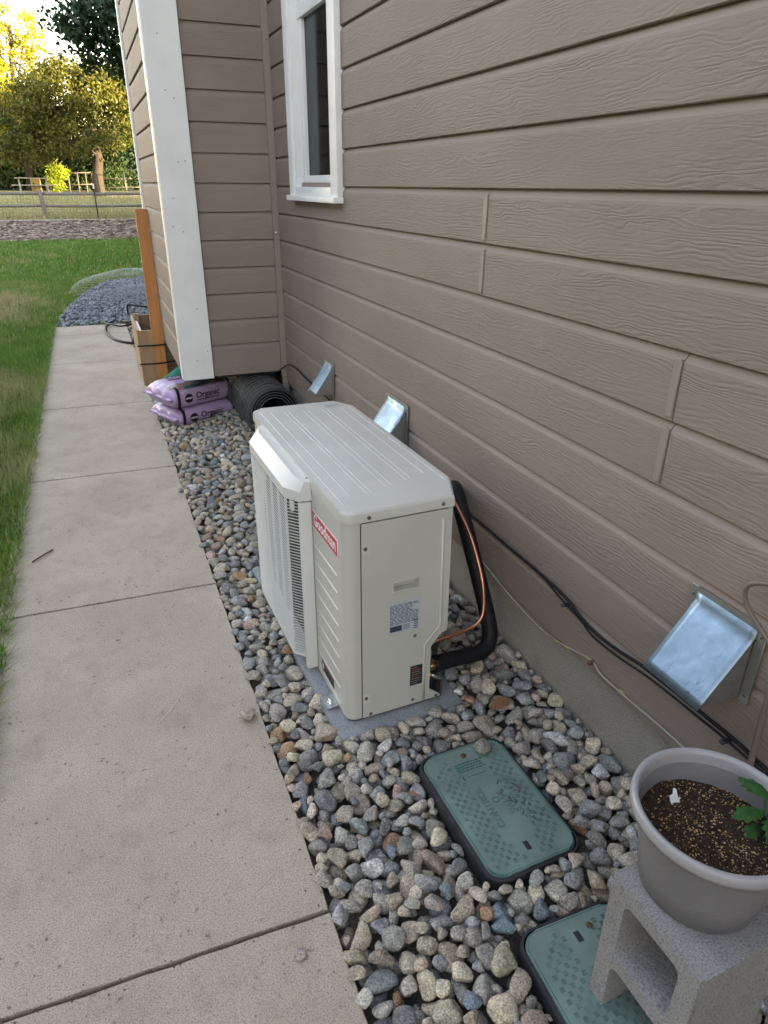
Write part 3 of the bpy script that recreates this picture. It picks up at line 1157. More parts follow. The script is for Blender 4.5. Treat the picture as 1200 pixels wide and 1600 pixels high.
# front panel pressed lines, badge, sticker (front faces -u)
for k in range(9):
    z = .506 - k * .0595
    v = [(-.0002, .062, z), (-.0002, .272, z), (-.0028, .268, z + .002), (-.0028, .066, z + .002), (-.0002, .272, z + .0045), (-.0002, .062, z + .0045)]
    poly_obj('pressed_line', v, [(0, 1, 2, 3), (3, 2, 4, 5), (0, 3, 5), (1, 4, 2)], M['beige'], hp, False)
bdg = box('badge', M['badge_white'], hp, -.0016, -.0002, .052, .284, .572, .631, .0006, 1)
box('badge_field', M['red'], bdg, -.0022, -.0015, .0555, .2805, .5755, .6275)
rot_front = Matrix(((0, 0, -1), (-1, 0, 0), (0, 1, 0)))
text('badge_text', 'Goodman', .0545, M['badge_white'], bdg, (-.0025, .168, .6035), rot_front, .0003, .0007, .93)
stk = box('front_sticker', M['warn'], hp, -.0014, -.0002, .128, .250, .036, .076)
box('sticker_symbol', M['badge_white'], stk, -.0019, -.0013, .228, .240, .046, .066)
box('sticker_header', M['orange'], stk, -.0019, -.0013, .132, .246, .0725, .0752)

# fan guard on the front
guard = empty('fan_guard', (0, 0, 0), 0, hp)
GV0, GV1, GZ0, GZ1, GD = .205, .870, .075, .690, .070
# top cover: sloped, thick
bm = bmesh.new()
outer = [(-.001, .286), (-.038, .288), (-.044, .305), (-GD - .003, .352), (-GD - .003, GV1 - .065), (-.03, GV1 + .006), (-.001, GV1 + .012)]
inner = [(-.001, .286), (-.022, .290), (-.026, .305), (-.036, .352), (-.036, GV1 - .065), (-.018, GV1 + .004), (-.001, GV1 + .012)]
A = [bm.verts.new((x, y, .655 if 2 <= k <= 5 else .660)) for k, (x, y) in enumerate(outer)]
B = [bm.verts.new((x, y, .690)) for (x, y) in outer]
Ci = [bm.verts.new((x * .98, y, .724)) for (x, y) in inner]
n = len(outer)
for i in range(n - 1):
    bm.faces.new((A[i], A[i + 1], B[i + 1], B[i]))
    bm.faces.new((B[i], B[i + 1], Ci[i + 1], Ci[i]))
bm.faces.new(Ci)
bm.faces.new(A[::-1])
for (p, q, r_) in ((A[0], B[0], Ci[0]), (A[-1], B[-1], Ci[-1])):
    bm.faces.new((p, q, r_))
bmesh.ops.remove_doubles(bm, verts=bm.verts, dist=1e-5)
from_bm('guard_top', bm, M['guard'], guard, True, 25)
box('guard_post', M['guard'], guard, -.040, -.0005, .288, .314, .012, .6535, .006, 3)
box('guard_post', M['guard'], guard, -.030, -.0005, GV1 - .012, GV1 + .012, .03, .6535, .004, 2)
bm = bmesh.new()
bot = [(-.001, .314), (-.036, .315), (-GD, .354), (-GD, GV1 - .07), (-.03, GV1), (-.001, GV1)]
prism(bm, bot, .046, .058)
from_bm('guard_base', bm, M['guard'], guard, True, 25)
# bars: one mesh shared by all
bv, bf = tube_arrays([(-.037, .313, 0), (-GD, .352, 0), (-GD, GV1 - .07, 0), (-.03, GV1 - .006, 0)], .0017, 5, False)
bar_me = None
nb = 53
for k in range(nb):
    z = .064 + k * (.652 - .064) / nb
    if bar_me is None:
        o = poly_obj('bar', bv, bf, M['guard'], guard)
        bar_me = o.data
    else:
        o = link('bar', bar_me, guard)
    o.location = (0, 0, z)
for k in range(6):
    v_ = .354 + k * (GV1 - .07 - .354) / 5
    box('guard_rib', M['guard'], guard, -GD - .0008, -GD + .007, v_ - .0016, v_ + .0016, .058, .655)
box('latch_tab', M['guard'], guard, -.058, -.046, .322, .345, .615, .650, .002, 1)
# behind the bars: plate coloured dark for the shaded void, and fan ring
box('fan_void_plate', M['dark'], hp, -.004, -.0006, .316, GV1 - .015, .06, .655)
v_, f_ = tube_arrays([(-.012, .590 + .27 * math.cos(a), .355 + .27 * math.sin(a)) for a in [2 * math.pi * i / 40 for i in range(41)]], .010, 6, False)
poly_obj('fan_ring', v_, f_, M['blackplastic'], hp)
for k in range(3):
    a0 = 2 * math.pi * k / 3
    pts = []
    for r_, da in ((.05, -.35), (.24, -.15), (.25, .55), (.06, .5)):
        pts.append((-.010 - .012 * (da > 0), .590 + r_ * math.cos(a0 + da), .355 + r_ * math.sin(a0 + da)))
    poly_obj('fan_blade', pts, [(0, 1, 2, 3)], M['blackplastic'], hp, False)
# foot bracket with bolt
br = box('foot_bracket', M['zinc'], hp, -.040, -.001, .085, .145, -.0005, .003, .001, 1)
box('bracket_rim', M['zinc'], br, -.0425, -.0395, .085, .145, -.0005, .006)
o = lathe('bolt', [(.011, 0), (.011, .004), (.007, .005), (.007, .014), (0, .015)], M['chrome'], br, 6, (-.022, .108, .003))
# cavity in the cut-out: dark back plate, valves
box('valve_bracket', M['blackplastic'], hp, .256, .345, .055, .060, .010, .215, .002, 1)
box('valve_post', M['screw'], hp, .335, .343, .010, .060, .002, .05)
val = empty('service_valve', (0, 0, 0), 0, hp)


def cyl(name, a, b, r, mat, parent, seg=20, r2=None):
    a, b = Vector(a), Vector(b)
    v, f = tube_arrays([a, a.lerp(b, .08), a.lerp(b, .92), b], [r * .88, r, r2 or r, (r2 or r) * .88], seg)
    return poly_obj(name, v, f, mat, parent)


cyl('brass_cap', (.303, .006, .118), (.303, .050, .124), .0135, M['brass'], val, 24)
for k in (-1, 0, 1):
    cyl('cap_slot', (.303 + k * .003 - .006, .0045, .1245 + k * .0035), (.303 + k * .003 + .006, .0045, .1125 + k * .0035), .0006, M['rust'], val, 6)
cyl('valve_stem', (.303, .03, .122), (.335, .04, .122), .012, M['brass'], val)
cyl('silver_cap', (.297, .020, .158), (.293, .014, .186), .0085, M['chrome'], val, 18, .007)
cyl('silver_cap', (.302, .014, .086), (.330, .004, .070), .0085, M['chrome'], val, 18, .008)
cyl('brass_fitting', (.280, .03, .092), (.303, .014, .085), .010, M['brass'], val)
cyl('brass_fitting', (.285, .02, .210), (.318, .016, .217), .0055, M['brass'], val)
cyl('brass_fitting', (.285, .022, .196), (.296, .018, .225), .009, M['brass'], val)

# ------------------------------------------------------------------ pad under the unit
bm = bmesh.new()
vs = bx(bm, -.045, .398, -.050, 1.11, -.09, 0.0)
bevel(bm, .012, 2)
pad = from_bm('equipment_pad', bm, M['pad'], None, True)
pad.location = (0.533, 1.605, .0375)
pad.rotation_euler = (0, 0, TH)
tag(pad, 'grey concrete pad under the beige heat pump', 'pad')

# ------------------------------------------------------------------ pipes and cables
LS = [(0.850, 1.645, .160), (.93, 1.650, .158), (1.02, 1.655, .152), (1.070, 1.668, .168), (1.088, 1.70, .225), (1.084, 1.78, .355), (1.078, 1.86, .48), (1.074, 1.94, .595), (1.080, 1.985, .622), (1.115, 2.06, .59), (1.20, 2.2, .51)]
pp = tube('insulated_pipe', LS, .0275, M['black'], None, 14, 6)
tag(pp, 'black insulated refrigerant pipe bending from the unit up the wall', 'pipe')
for k in range(60):      # taped wraps give an uneven surface
    pass
CT = [(0.850, 1.632, .267), (.90, 1.635, .268), (.955, 1.64, .270), (1.005, 1.645, .284), (1.032, 1.655, .325), (1.040, 1.69, .42), (1.034, 1.76, .53), (1.022, 1.83, .605), (1.008, 1.90, .655), (1.02, 1.99, .635), (1.08, 2.08, .58), (1.19, 2.17, .54)]
ct = tube('copper_tube', CT, .0062, M['copper'], None, 10, 6)
tag(ct, 'thin bare copper tube running beside the black pipe', 'tube')

xk = W - .010
BC = [(XB + .25, YB - .004, .396), (.90, YB - .006, .394), (1.10, YB - .010, .398), (1.150, YB - .030, .425), (1.160, 4.62, .475), (1.168, 4.45, .488), (1.168, 4.20, .474), (1.168, 3.6, .466), (1.168, 2.6, .478), (1.168, 2.0, .490), (1.166, 1.735, .492), (1.166, 1.55, .492), (1.166, 1.424, .486), (1.160, 1.33, .470), (1.158, 1.255, .462), (1.164, 1.16, .464), (1.166, 1.07, .476), (1.166, .893, .484), (1.166, .77, .486), (1.166, .70, .480), (1.166, .5, .47), (1.166, -1.0, .48)]
bc = tube('black_cable', BC, .0048, M['black'], None, 8, 6)
tag(bc, 'black cable running the whole length of the brown siding', 'cable')
bc2 = tube('black_cable', [(1.168, 1.95, .485), (1.160, 1.86, .497), (1.158, 1.735, .501), (1.160, 1.55, .496), (1.157, 1.43, .478), (1.160, 1.33, .4605), (1.150, 1.255, .453), (1.154, 1.15, .455), (1.157, 1.04, .468), (1.157, .90, .475), (1.157, .75, .478), (1.157, .4, .462)], .0032, M['black'], None, 8, 6)
tag(bc2, 'second thin black cable beside the long one, between pipe and pot', 'cable')
for (y, z) in ((1.405, .474), (.80, .478)):
    o = box('cable_clip', M['blackplastic'], bc, 1.146, 1.178, y - .006, y + .006, z - .012, z - .003, .002, 1)
gx = W + .031
wx = W - .001
GC = [(gx, 2.6, .25), (gx, 2.2, .28), (wx, 1.97, .345), (wx, 1.917, .335), (wx, 1.81, .317), (wx, 1.71, .303), (wx, 1.58, .292), (wx, 1.477, .297), (wx, 1.37, .322), (wx - .002, 1.28, .348), (wx - .008, 1.22, .338), (wx - .006, 1.121, .338), (wx - .008, .934, .350), (wx - .008, .7, .345)]
gc = tube('grey_wire', GC, .0032, M['cable_grey'], None, 6, 6)
tag(gc, 'thin grey wire sagging along the stucco foundation', 'wire')
for (y, z) in ((1.455, .300), (1.40, .313), (1.30, .344), (1.15, .337)):
    cyl('yellow_tape', (wx - .001, y, z), (wx - .002, y - .02, z + (.005 if y > 1.35 else .002)), .0042, M['yellow'], gc, 8)
cyl('wire_clip', (wx - .018, 1.268, .346), (wx + .006, 1.271, .350), .006, M['rust'], gc, 8)
BR = [(1.165, .60, .90), (1.160, .76, .892), (1.158, .813, .878), (1.158, .842, .858), (1.158, .846, .834), (1.160, .831, .806), (1.162, .784, .772), (1.165, .70, .73), (1.166, .5, .70)]
brc = tube('brown_cable', BR, .0052, M['cable_brown'], None, 8, 6)
tag(brc, 'brown painted cable looping over the siding above the large vent hood', 'cable')
brp = tube('brown_pipe', [(1.158, .735, .70), (1.158, .733, .60), (1.155, .728, .52), (1.150, .722, .44), (1.145, .715, .2)], .007, M['cable_brown'], None, 8, 6)
tag(brp, 'thin brown pipe standing against the siding behind the pot', 'pipe')


# ------------------------------------------------------------------ vent hoods
def hood(y0, y1, zt, proj, zb, mat, label, crinkle=0.0):
    e = empty('vent_hood', (W, (y0 + y1) / 2, zb))
    tag(e, label, 'vent hood', 'sheet metal vent hoods on the siding')
    X0 = W - .008
    hw = (y1 - y0) / 2
    h = zt - zb
    # sloping cover plate, subdivided so it can be dented
    n = 10
    v, f = [], []
    for layer in (0, -.0022):
        for j in range(n + 1):
            t = j / n
            for i in range(n + 1):
                s = i / n
                x = -.008 - proj * max((t - .10) / .90, 0)
                z = h * (1 - t) if t > .10 else h * (1 - t)
                d = crinkle * (math.sin(7 * s + 3 * t) * .5 + random.uniform(-.5, .5)) * math.sin(math.pi * t)
                v.append((x + d + layer, hw - 2 * hw * s, z + d * .5 + layer * .5))
    m = (n + 1) * (n + 1)
    for j in range(n):
        for i in range(n):
            a = j * (n + 1) + i
            f.append((a, a + 1, a + n + 2, a + n + 1))
            f.append((m + a, m + a + n + 1, m + a + n + 2, m + a + 1))
    for i in range(n):
        for (a, b) in ((i, i + 1), (n * (n + 1) + i + 1, n * (n + 1) + i)):
            f.append((a, m + a, m + b, b))
    for j in range(n):
        for (a, b) in (((j + 1) * (n + 1), j * (n + 1)), (j * (n + 1) + n, (j + 1) * (n + 1) + n)):
            f.append((a, m + a, m + b, b))
    poly_obj('cover', v, f, mat, e, True)
    for s in (-1, 1):
        y = s * (hw - .003)
        pts = [(-.008, h * .90), (-.008, 0.0), (-proj - .006, 0.0)]
        vv = [(x, y, z) for x, z in pts] + [(x, y - s * .0015, z) for x, z in pts]
        poly_obj('side_plate', vv, [(0, 1, 2), (5, 4, 3), (0, 3, 4, 1), (1, 4, 5, 2), (2, 5, 3, 0)], M['galv_old'] if s < 0 else mat, e, False)
        box('flange', M['galv_old'], e, -.0078, -.0048, s * hw - .002 if s > 0 else -hw - .022, hw + .022 if s > 0 else -hw + .002, -.010, h + .012, .0008, 1)
    box('flange', M['galv_old'], e, -.0080, -.0046, -hw - .0015, hw + .0015, h - .004, h + .014)
    for s in (-1, 1):
        for z in (.012, h - .01):
            nn = lathe('screw', [(.004, 0), (.004, .0015), (0, .002)], M['screw'], e, 8)
            nn.rotation_euler = (0, R(-90), 0)
            nn.location = (-.0079, s * (hw + .011), z)
    box('damper', M['dark'], e, -.0075, -.0055, -hw + .006, hw - .006, .005, h - .02)
    return e


hood(.805, .970, .765, .118, .590, M['galv'], 'large bright vent hood above the pot, blue sky reflection put into its metal colour', .0022)
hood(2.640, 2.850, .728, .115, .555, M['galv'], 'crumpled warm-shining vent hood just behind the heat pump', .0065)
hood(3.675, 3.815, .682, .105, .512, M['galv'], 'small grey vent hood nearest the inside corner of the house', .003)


# ------------------------------------------------------------------ valve boxes
def valve_box(cx, cy, zt, rz, label, txt):
    e = empty('valve_box', (cx, cy, 0), rz)
    tag(e, label, 'valve box', 'irrigation valve boxes in the gravel')
    hw, hl, rad = .130, .210, .045

    def rr_(w, l, r, seg=6):
        pts = []
        for (sx, sy, a0) in ((1, 1, 0), (-1, 1, 90), (-1, -1, 180), (1, -1, 270)):
            for k in range(seg + 1):
                a = R(a0 + 90 * k / seg)
                pts.append((sx * (w - r) + r * math.cos(a), sy * (l - r) + r * math.sin(a)))
        return pts
    # body: ring wall flaring downwards
    v, f = [], []
    rings = [(hw + .006, hl + .006, rad, zt - .012), (hw + .016, hl + .016, rad + .008, zt - .012), (hw + .018, hl + .018, rad + .008, zt - .002), (hw + .022, hl + .022, rad + .01, zt - .004), (hw + .030, hl + .030, rad + .014, zt - .10), (hw + .034, hl + .034, rad + .014, -.12)]
    rings = [(hw + .004, hl + .004, rad, zt - .012), (hw + .004, hl + .004, rad, zt - .001), (hw + .009, hl + .009, rad + .004, zt - .001), (hw + .011, hl + .011, rad + .006, zt - .006), (hw + .014, hl + .014, rad + .008, zt - .07), (hw + .018, hl + .018, rad + .010, -.12)]
    for (w, l, r, z) in rings:
        v += [(x, y, z) for x, y in rr_(w, l, r)]
    n = 28
    for j in range(len(rings) - 1):
        for k in range(n):
            k2 = (k + 1) % n
            f.append((j * n + k, j * n + k2, (j + 1) * n + k2, (j + 1) * n + k))
    poly_obj('box_body', v, f, M['blackplastic'], e, False)
    bm = bmesh.new()
    lo, hi = prism(bm, rr_(hw, hl, rad - .003), zt - .018, zt + .004)
    te = [ed for ed in bm.edges if ed.verts[0] in hi and ed.verts[1] in hi]
    bmesh.ops.bevel(bm, geom=te, offset=.005, segments=3, affect='EDGES')
    ld = from_bm('lid', bm, M['green_lid'], e, True, 30)
    rim = tube('lid_rim', [(x, y, zt + .0015) for x, y in rr_(hw - .004, hl - .004, rad - .006)] + [(hw - .004, hl - rad, zt + .0015)], .0032, M['green_deep'], ld, 6, 1)
    # raised square treads
    zt2 = zt + .004
    me = None
    s = .0054
    k = 0
    for i in range(-9, 10):
        for j in range(-14, 15):
            u = i * .0184
            w = j * .0184
            x = (u + w) * .7071
            y = (w - u) * .7071
            if abs(x) > hw - .016 or abs(y) > hl - .018:
                continue
            if txt and abs(x) < .052 and abs(y) < .135 + .0:
                continue
            if txt and y > .105 and abs(x) < .06:
                continue
            if not txt and (abs(x) < .03 and y > .10):
                continue
            if math.hypot(x, y + hl - .05) < .03 or math.hypot(x, y - hl + .035) < .022:
                continue
            if me is None:
                vv, ff = [], []
                for (so, si, z0, z1) in ((s, s - .0012, 0, .0022),):
                    q = [(-so, -so), (so, -so), (so, so), (-so, so)]
                    p = [(-si, -si), (si, -si), (si, si), (-si, si)]
                    vv += [(a, b, z0) for a, b in q] + [(a, b, z1) for a, b in p] + [(a * .75, b * .75, z0 + .0002) for a, b in p]
                for a in range(4):
                    b = (a + 1) % 4
                    ff += [(a, b, 4 + b, 4 + a), (4 + a, 4 + b, 8 + b, 8 + a)]
                ff.append((8, 9, 10, 11))
                o = poly_obj('tread_square', vv, ff, M['green_mark'], ld, False)
                me = o.data
            else:
                o = link('tread_square', me, ld)
            o.location = (x, y, zt2 - .0001)
            o.rotation_euler = (0, 0, 0)
    # locking slot and bolt hole
    sl = box('key_slot', M['dark'], ld, -.007, .007, -hl + .040, -hl + .066, zt2 - .001, zt2 + .0006)
    if txt:
        bo = lathe('rusty_bolt', [(.009, 0), (.009, .001), (0, .0014)], M['rust'], ld, 14, (0.0, hl - .034, zt2))
        rz_t = R(90)
        text('lid_text', 'CONTROL', .031, M['green_mark'], ld, (-.026, -.015, zt2 + .0008), (0, 0, rz_t), .0010, .0003, .95)
        text('lid_text', 'VALVE', .031, M['green_mark'], ld, (.030, -.015, zt2 + .0008), (0, 0, rz_t), .0010, .0003, .95)
        o = tube('emblem_ring', [(.003 + .011 * math.cos(a), .0 + .008 * math.sin(a), zt2 + .0004) for a in [2 * math.pi * q / 20 for q in range(21)]], .0012, M['green_deep'], ld, 5, 1)
        for q in range(4):
            y = .120 + q * .009
            x = -.045
            while x < .04:
                w = random.uniform(.006, .016)
                box('small_print', M['green_deep'], ld, x, min(x + w, .045), y, y + .0042, zt2 - .0003, zt2 + .0008)
                x += w + .003
        box('name_bar', M['green_deep'], ld, -.028, .030, .098, .1, zt2 - .0003, zt2 + .0006)
        box('name_bar', M['dark'], ld, -.043, -.040, .090, .106, zt2 - .0003, zt2 + .0006)
        for q in range(26):       # dry plant bits caught in the treads
            t = q / 25
            flat = (random.uniform(.045, .085) + .012 * math.sin(q), .06 - t * .16)
            o = flat_mark('plant_debris', [(flat[0], flat[1]), (flat[0] + random.uniform(-.015, .015), flat[1] - random.uniform(.005, .02))], .0016, M['debris'], ld, zt2 + .0014)
    else:
        lathe('rusty_bolt', [(.008, 0), (.008, .001), (0, .0014)], M['rust'], ld, 14, (.035, hl - .035, zt2))
        box('key_slot', M['dark'], ld, -.010, .004, hl - .060, hl - .036, zt2 - .001, zt2 + .0006)
    return e


vb1 = valve_box(.803, 1.150, .066, R(1.5), 'green irrigation valve box lid lettered CONTROL VALVE beside the heat pump', True)
vb2 = valve_box(.785, .585, .066, R(-1), 'green valve box partly hidden behind the concrete block', False)

# ------------------------------------------------------------------ concrete block and pot
blk = empty('concrete_block', (.847, .547, 0), R(2))
tag(blk, 'grey hollow concrete block standing on end under the plant pot', 'concrete block')
bw, bd, bh = .104, .109, .405
bm = bmesh.new()
zt0 = .018


def ring_faces(bm, z_cuts):
    pass


# block: face frame with two hollow cores running along x
outer_ = [(-bd, zt0), (bd, zt0), (bd, zt0 + bh), (-bd, zt0 + bh)]


def core(z0, z1):
    r = .018
    y0, y1 = -bd + .042, bd - .042
    pts = []
    for (cy_, cz_, a0) in ((y1 - r, z1 - r, 0), (y0 + r, z1 - r, 90), (y0 + r, z0 + r, 180), (y1 - r, z0 + r, 270)):
        for k in range(5):
            a = R(a0 + 90 * k / 4)
            pts.append((cy_ + r * math.cos(a), cz_ + r * math.sin(a)))
    return pts


cores = [core(zt0 + .036, zt0 + .186), core(zt0 + .219, zt0 + .369)]
for sx in (-1, 1):
    x = sx * bw
    ov = [bm.verts.new((x, y, z)) for y, z in outer_]
    es = [bm.edges.new((ov[i], ov[(i + 1) % 4])) for i in range(4)]
    for cpts in cores:
        cvv = [bm.verts.new((x, y, z)) for y, z in cpts]
        es += [bm.edges.new((cvv[i], cvv[(i + 1) % len(cvv)])) for i in range(len(cvv))]
    bmesh.ops.triangle_fill(bm, edges=es, use_beauty=True, use_dissolve=False)
bm.verts.ensure_lookup_table()
nhalf = len(bm.verts) // 2
vv = list(bm.verts)
idx = 0
for cnt in (4, 20, 20):
    for i in range(cnt):
        a = vv[idx + i]; b = vv[idx + (i + 1) % cnt]
        c = vv[nhalf + idx + (i + 1) % cnt]; d = vv[nhalf + idx + i]
        bm.faces.new((a, b, c, d))
    idx += cnt
oe = [e for e in bm.edges if (abs(abs(e.verts[0].co.y) - bd) < 1e-5 and abs(abs(e.verts[1].co.y) - bd) < 1e-5) and len(e.link_faces) == 2 and e.calc_face_angle(0) > 1]
bmesh.ops.bevel(bm, geom=oe, offset=.004, segments=2, affect='EDGES')
from_bm('block_body', bm, M['block'], blk, True, 30)

POT = (.872, .580, .4235)
pot = empty('plant_pot', POT)
tag(pot, 'grey textured plastic pot of soil standing on the concrete block', 'plant pot')
prof = [(.0, .0), (.096, 0), (.104, .004), (.114, .07), (.127, .14), (.134, .178), (.136, .180)]
body = lathe('pot_body', prof, M['pot'], pot, 72)
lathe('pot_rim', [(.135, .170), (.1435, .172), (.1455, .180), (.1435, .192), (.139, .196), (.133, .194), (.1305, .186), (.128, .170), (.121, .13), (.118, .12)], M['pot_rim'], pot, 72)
lathe('pot_lining', [(.1275, .170), (.1212, .132), (.114, .085), (.106, .05)], M['pot'], pot, 64)
sv, sf = [], []
ns_, nr_ = 48, 14
for j in range(nr_ + 1):
    r = .122 * j / nr_
    for k in range(ns_):
        a = 2 * math.pi * k / ns_
        sv.append((r * math.cos(a), r * math.sin(a), .132 + random.uniform(-.0022, .0022) + .004 * math.sin(a * 2 + r * 30)))
for j in range(nr_):
    for k in range(ns_):
        k2 = (k + 1) % ns_
        sf.append((j * ns_ + k, j * ns_ + k2, (j + 1) * ns_ + k2, (j + 1) * ns_ + k))
so_ = poly_obj('potting_soil', sv, sf, M['soil'], None)
so_.location = POT
tag(so_, 'dark potting soil flecked with vermiculite filling the grey pot', 'soil')
so_['kind'] = 'stuff'
# flecks
fv, ff_ = [], []
for k in range(1100):
    if k % 14 == 0:
        ca_ = random.uniform(0, 2 * math.pi); cr_ = .112 * math.sqrt(random.random())
    a = ca_ + random.gauss(0, .12); r = min(abs(cr_ + random.gauss(0, .012)), .118)
    if k % 3 == 0:
        a = random.uniform(0, 2 * math.pi); r = .118 * math.sqrt(random.random())
    s = random.uniform(.0007, .0018) * (1.6 if random.random() < .1 else 1)
    c = Vector((r * math.cos(a), r * math.sin(a), .1345 + .004 * math.sin(a * 2 + r * 30)))
    b0 = len(fv)
    for d in ((1, 0, 0), (-1, 0, 0), (0, 1, 0), (0, -1, 0), (0, 0, .9)):
        fv.append(tuple(c + Vector(d) * s * random.uniform(.6, 1.3)))
    ff_ += [(b0, b0 + 2, b0 + 4), (b0 + 2, b0 + 1, b0 + 4), (b0 + 1, b0 + 3, b0 + 4), (b0 + 3, b0, b0 + 4)]
fl = poly_obj('vermiculite_flecks', fv, ff_, M['vermic'], so_, False)
fl['kind'] = 'stuff'
# tag
tg = empty('plant_tag', (.862, .655, .550), R(15))
tag(tg, 'broken white plastic plant tag stuck in the pot soil', 'plant tag')
pts = [(-.008, 0), (.010, -.004), (.0095, .008), (.013, .010), (.006, .013), (.003, .030), (-.003, .034), (-.005, .022), (-.012, .020), (-.011, .010)]
bm = bmesh.new()
prism(bm, pts, 0, .0012)
o = from_bm('tag_blade', bm, M['tagw'], tg)
o.rotation_euler = (R(72), 0, R(-20))
# plant: stems with toothed leaves at the near right of the pot
pl = empty('potted_plant', (.962, .548, .554))
pl.scale = (.8, .8, .8)
tag(pl, 'green leafy seedling growing at the right of the grey pot', 'plant')


def leaf_mesh(L, wd, lobes=4):
    pts = [(0, 0)]
    right = []
    for k in range(1, lobes * 2 + 1):
        t = k / (lobes * 2 + .6)
        w = wd * math.sin(math.pi * min(t * .92 + .1, 1)) * (1.0 if k % 2 else .68)
        right.append((L * t, w))
    outline = [(0, 0)] + right + [(L, 0)] + [(x, -w) for x, w in reversed(right)]
    n = len(right)
    v = [(0, 0, 0)]
    for (x, w) in right:
        v.append((x, 0, .010 * math.sin(math.pi * x / L)))
    v.append((L, 0, -.006))
    mid = len(v)
    for s in (1, -1):
        for (x, w) in right:
            v.append((x + .006 * (w > wd * .7), s * w, .004 * math.sin(math.pi * x / L) - .004))
    f = []
    for side_ in (0, 1):
        o_ = mid + side_ * n
        f.append((0, 1, o_) if side_ else (0, o_, 1))
        for k in range(n - 1):
            q = (1 + k, o_ + k, o_ + k + 1, 2 + k)
            f.append(q if not side_ else q[::-1])
        f.append((n, o_ + n - 1, n + 1) if not side_ else (n, n + 1, o_ + n - 1))
    return v, f


for (dx, dy, dz, L, wd, az, tilt) in ((-.005, .01, .055, .075, .026, 165, 8), (.01, -.01, .05, .065, .024, 215, 12), (.0, -.015, .03, .06, .022, 235, 20), (.02, .03, .07, .07, .026, 95, 5), (.03, 0, .075, .07, .025, 20, 0), (.0, .0, .10, .06, .022, 140, -25), (.02, -.02, .085, .06, .022, 270, 5), (-.012, .004, .02, .05, .02, 190, 18)):
    v, f = leaf_mesh(L, wd)
    o = poly_obj('leaf', v, f, M['leaf_pot'], pl)
    o.location = (dx, dy, dz)
    o.rotation_euler = (random.uniform(-.2, .2), R(tilt), R(az))
for (tx, ty, tz) in ((-.005, .01, .056), (.01, -.01, .05), (.02, .03, .07), (.0, 0, .10), (.03, 0, .075)):
    tube('stem', [(.005, 0, -.015), (tx * .4, ty * .4, tz * .5), (tx, ty, tz)], .0018, M['leaf_pot'], pl, 6, 4)


# ------------------------------------------------------------------ stones of the gravel bed
def ico(sub):
    bm = bmesh.new()
    bmesh.ops.create_icosphere(bm, subdivisions=sub, radius=1)
    v = np.array([x.co[:] for x in bm.verts])
    f = np.array([[q.index for q in fc.verts] for fc in bm.faces])
    bm.free()
    return v, f


I2, I3 = ico(2), ico(3)


def rock_shape(seed, base):
    r_ = np.random.default_rng(seed)
    v = base[0]
    n = r_.integers(6, 11)
    nrm = r_.normal(size=(n, 3)); nrm /= np.linalg.norm(nrm, axis=1)[:, None]
    d = r_.uniform(.44, .86, n)
    dots = np.maximum(v @ nrm.T, 1e-3)
    rad = np.minimum(d / dots, 1.25)
    k = r_.uniform(22, 55)
    soft = (np.sum(np.minimum(rad, 1.25) ** (-k), axis=1) + 1.12 ** (-k)) ** (-1 / k)
    # low bumps
    ph = r_.uniform(0, 6, 6)
    bumps = .02 * (np.sin(v[:, 0] * 3 + ph[0]) + np.sin(v[:, 1] * 4 + ph[1]) + np.sin(v[:, 2] * 3.5 + ph[2])) + .02 * np.sin(v @ r_.normal(size=3) * 8 + ph[3])
    out = v * (soft + bumps)[:, None]
    out /= np.abs(out).max(0)
    return out


NSH = 22
SH3 = [rock_shape(100 + k, I3) for k in range(NSH)]
SH2 = [rock_shape(100 + k, I2) for k in range(NSH)]
PAL = [((0.335, 0.312, 0.275), 8), ((0.385, 0.350, 0.295), 7), ((0.255, 0.255, 0.250), 5), ((0.430, 0.368, 0.275), 7), ((0.485, 0.425, 0.325), 5), ((0.205, 0.200, 0.190), 3.5), ((0.345, 0.295, 0.228), 6), ((0.295, 0.302, 0.298), 4), ((0.365, 0.225, 0.135), 1.2), ((0.190, 0.225, 0.255), 1.1), ((0.58, 0.56, 0.53), 1.0), ((0.385, 0.285, 0.235), .9)]
_pw = np.array([w for _, w in PAL]); _pw = _pw / _pw.sum()


def stone_colour():
    c = np.array(PAL[rng.choice(len(PAL), p=_pw)][0])
    return np.clip(c * rng.uniform(.72, 1.22) + rng.uniform(-.01, .01, 3), .03, .6)


RES = .008
GX0, GX1, GY0, GY1 = .258, 1.252, .06, 5.9
nx_, ny_ = int((GX1 - GX0) / RES), int((GY1 - GY0) / RES)
Hf = np.full((nx_, ny_), -.085)
gxs = GX0 + (np.arange(nx_) + .5) * RES
gys = GY0 + (np.arange(ny_) + .5) * RES
XX, YY = np.meshgrid(gxs, gys, indexing='ij')
BIG = 5.0


def in_rot(cx, cy, rz, x0, x1, y0, y1):
    c, s = math.cos(-rz), math.sin(-rz)
    dx, dy = XX - cx, YY - cy
    u = dx * c - dy * s
    v = dx * s + dy * c
    return (u > x0) & (u < x1) & (v > y0) & (v < y1)


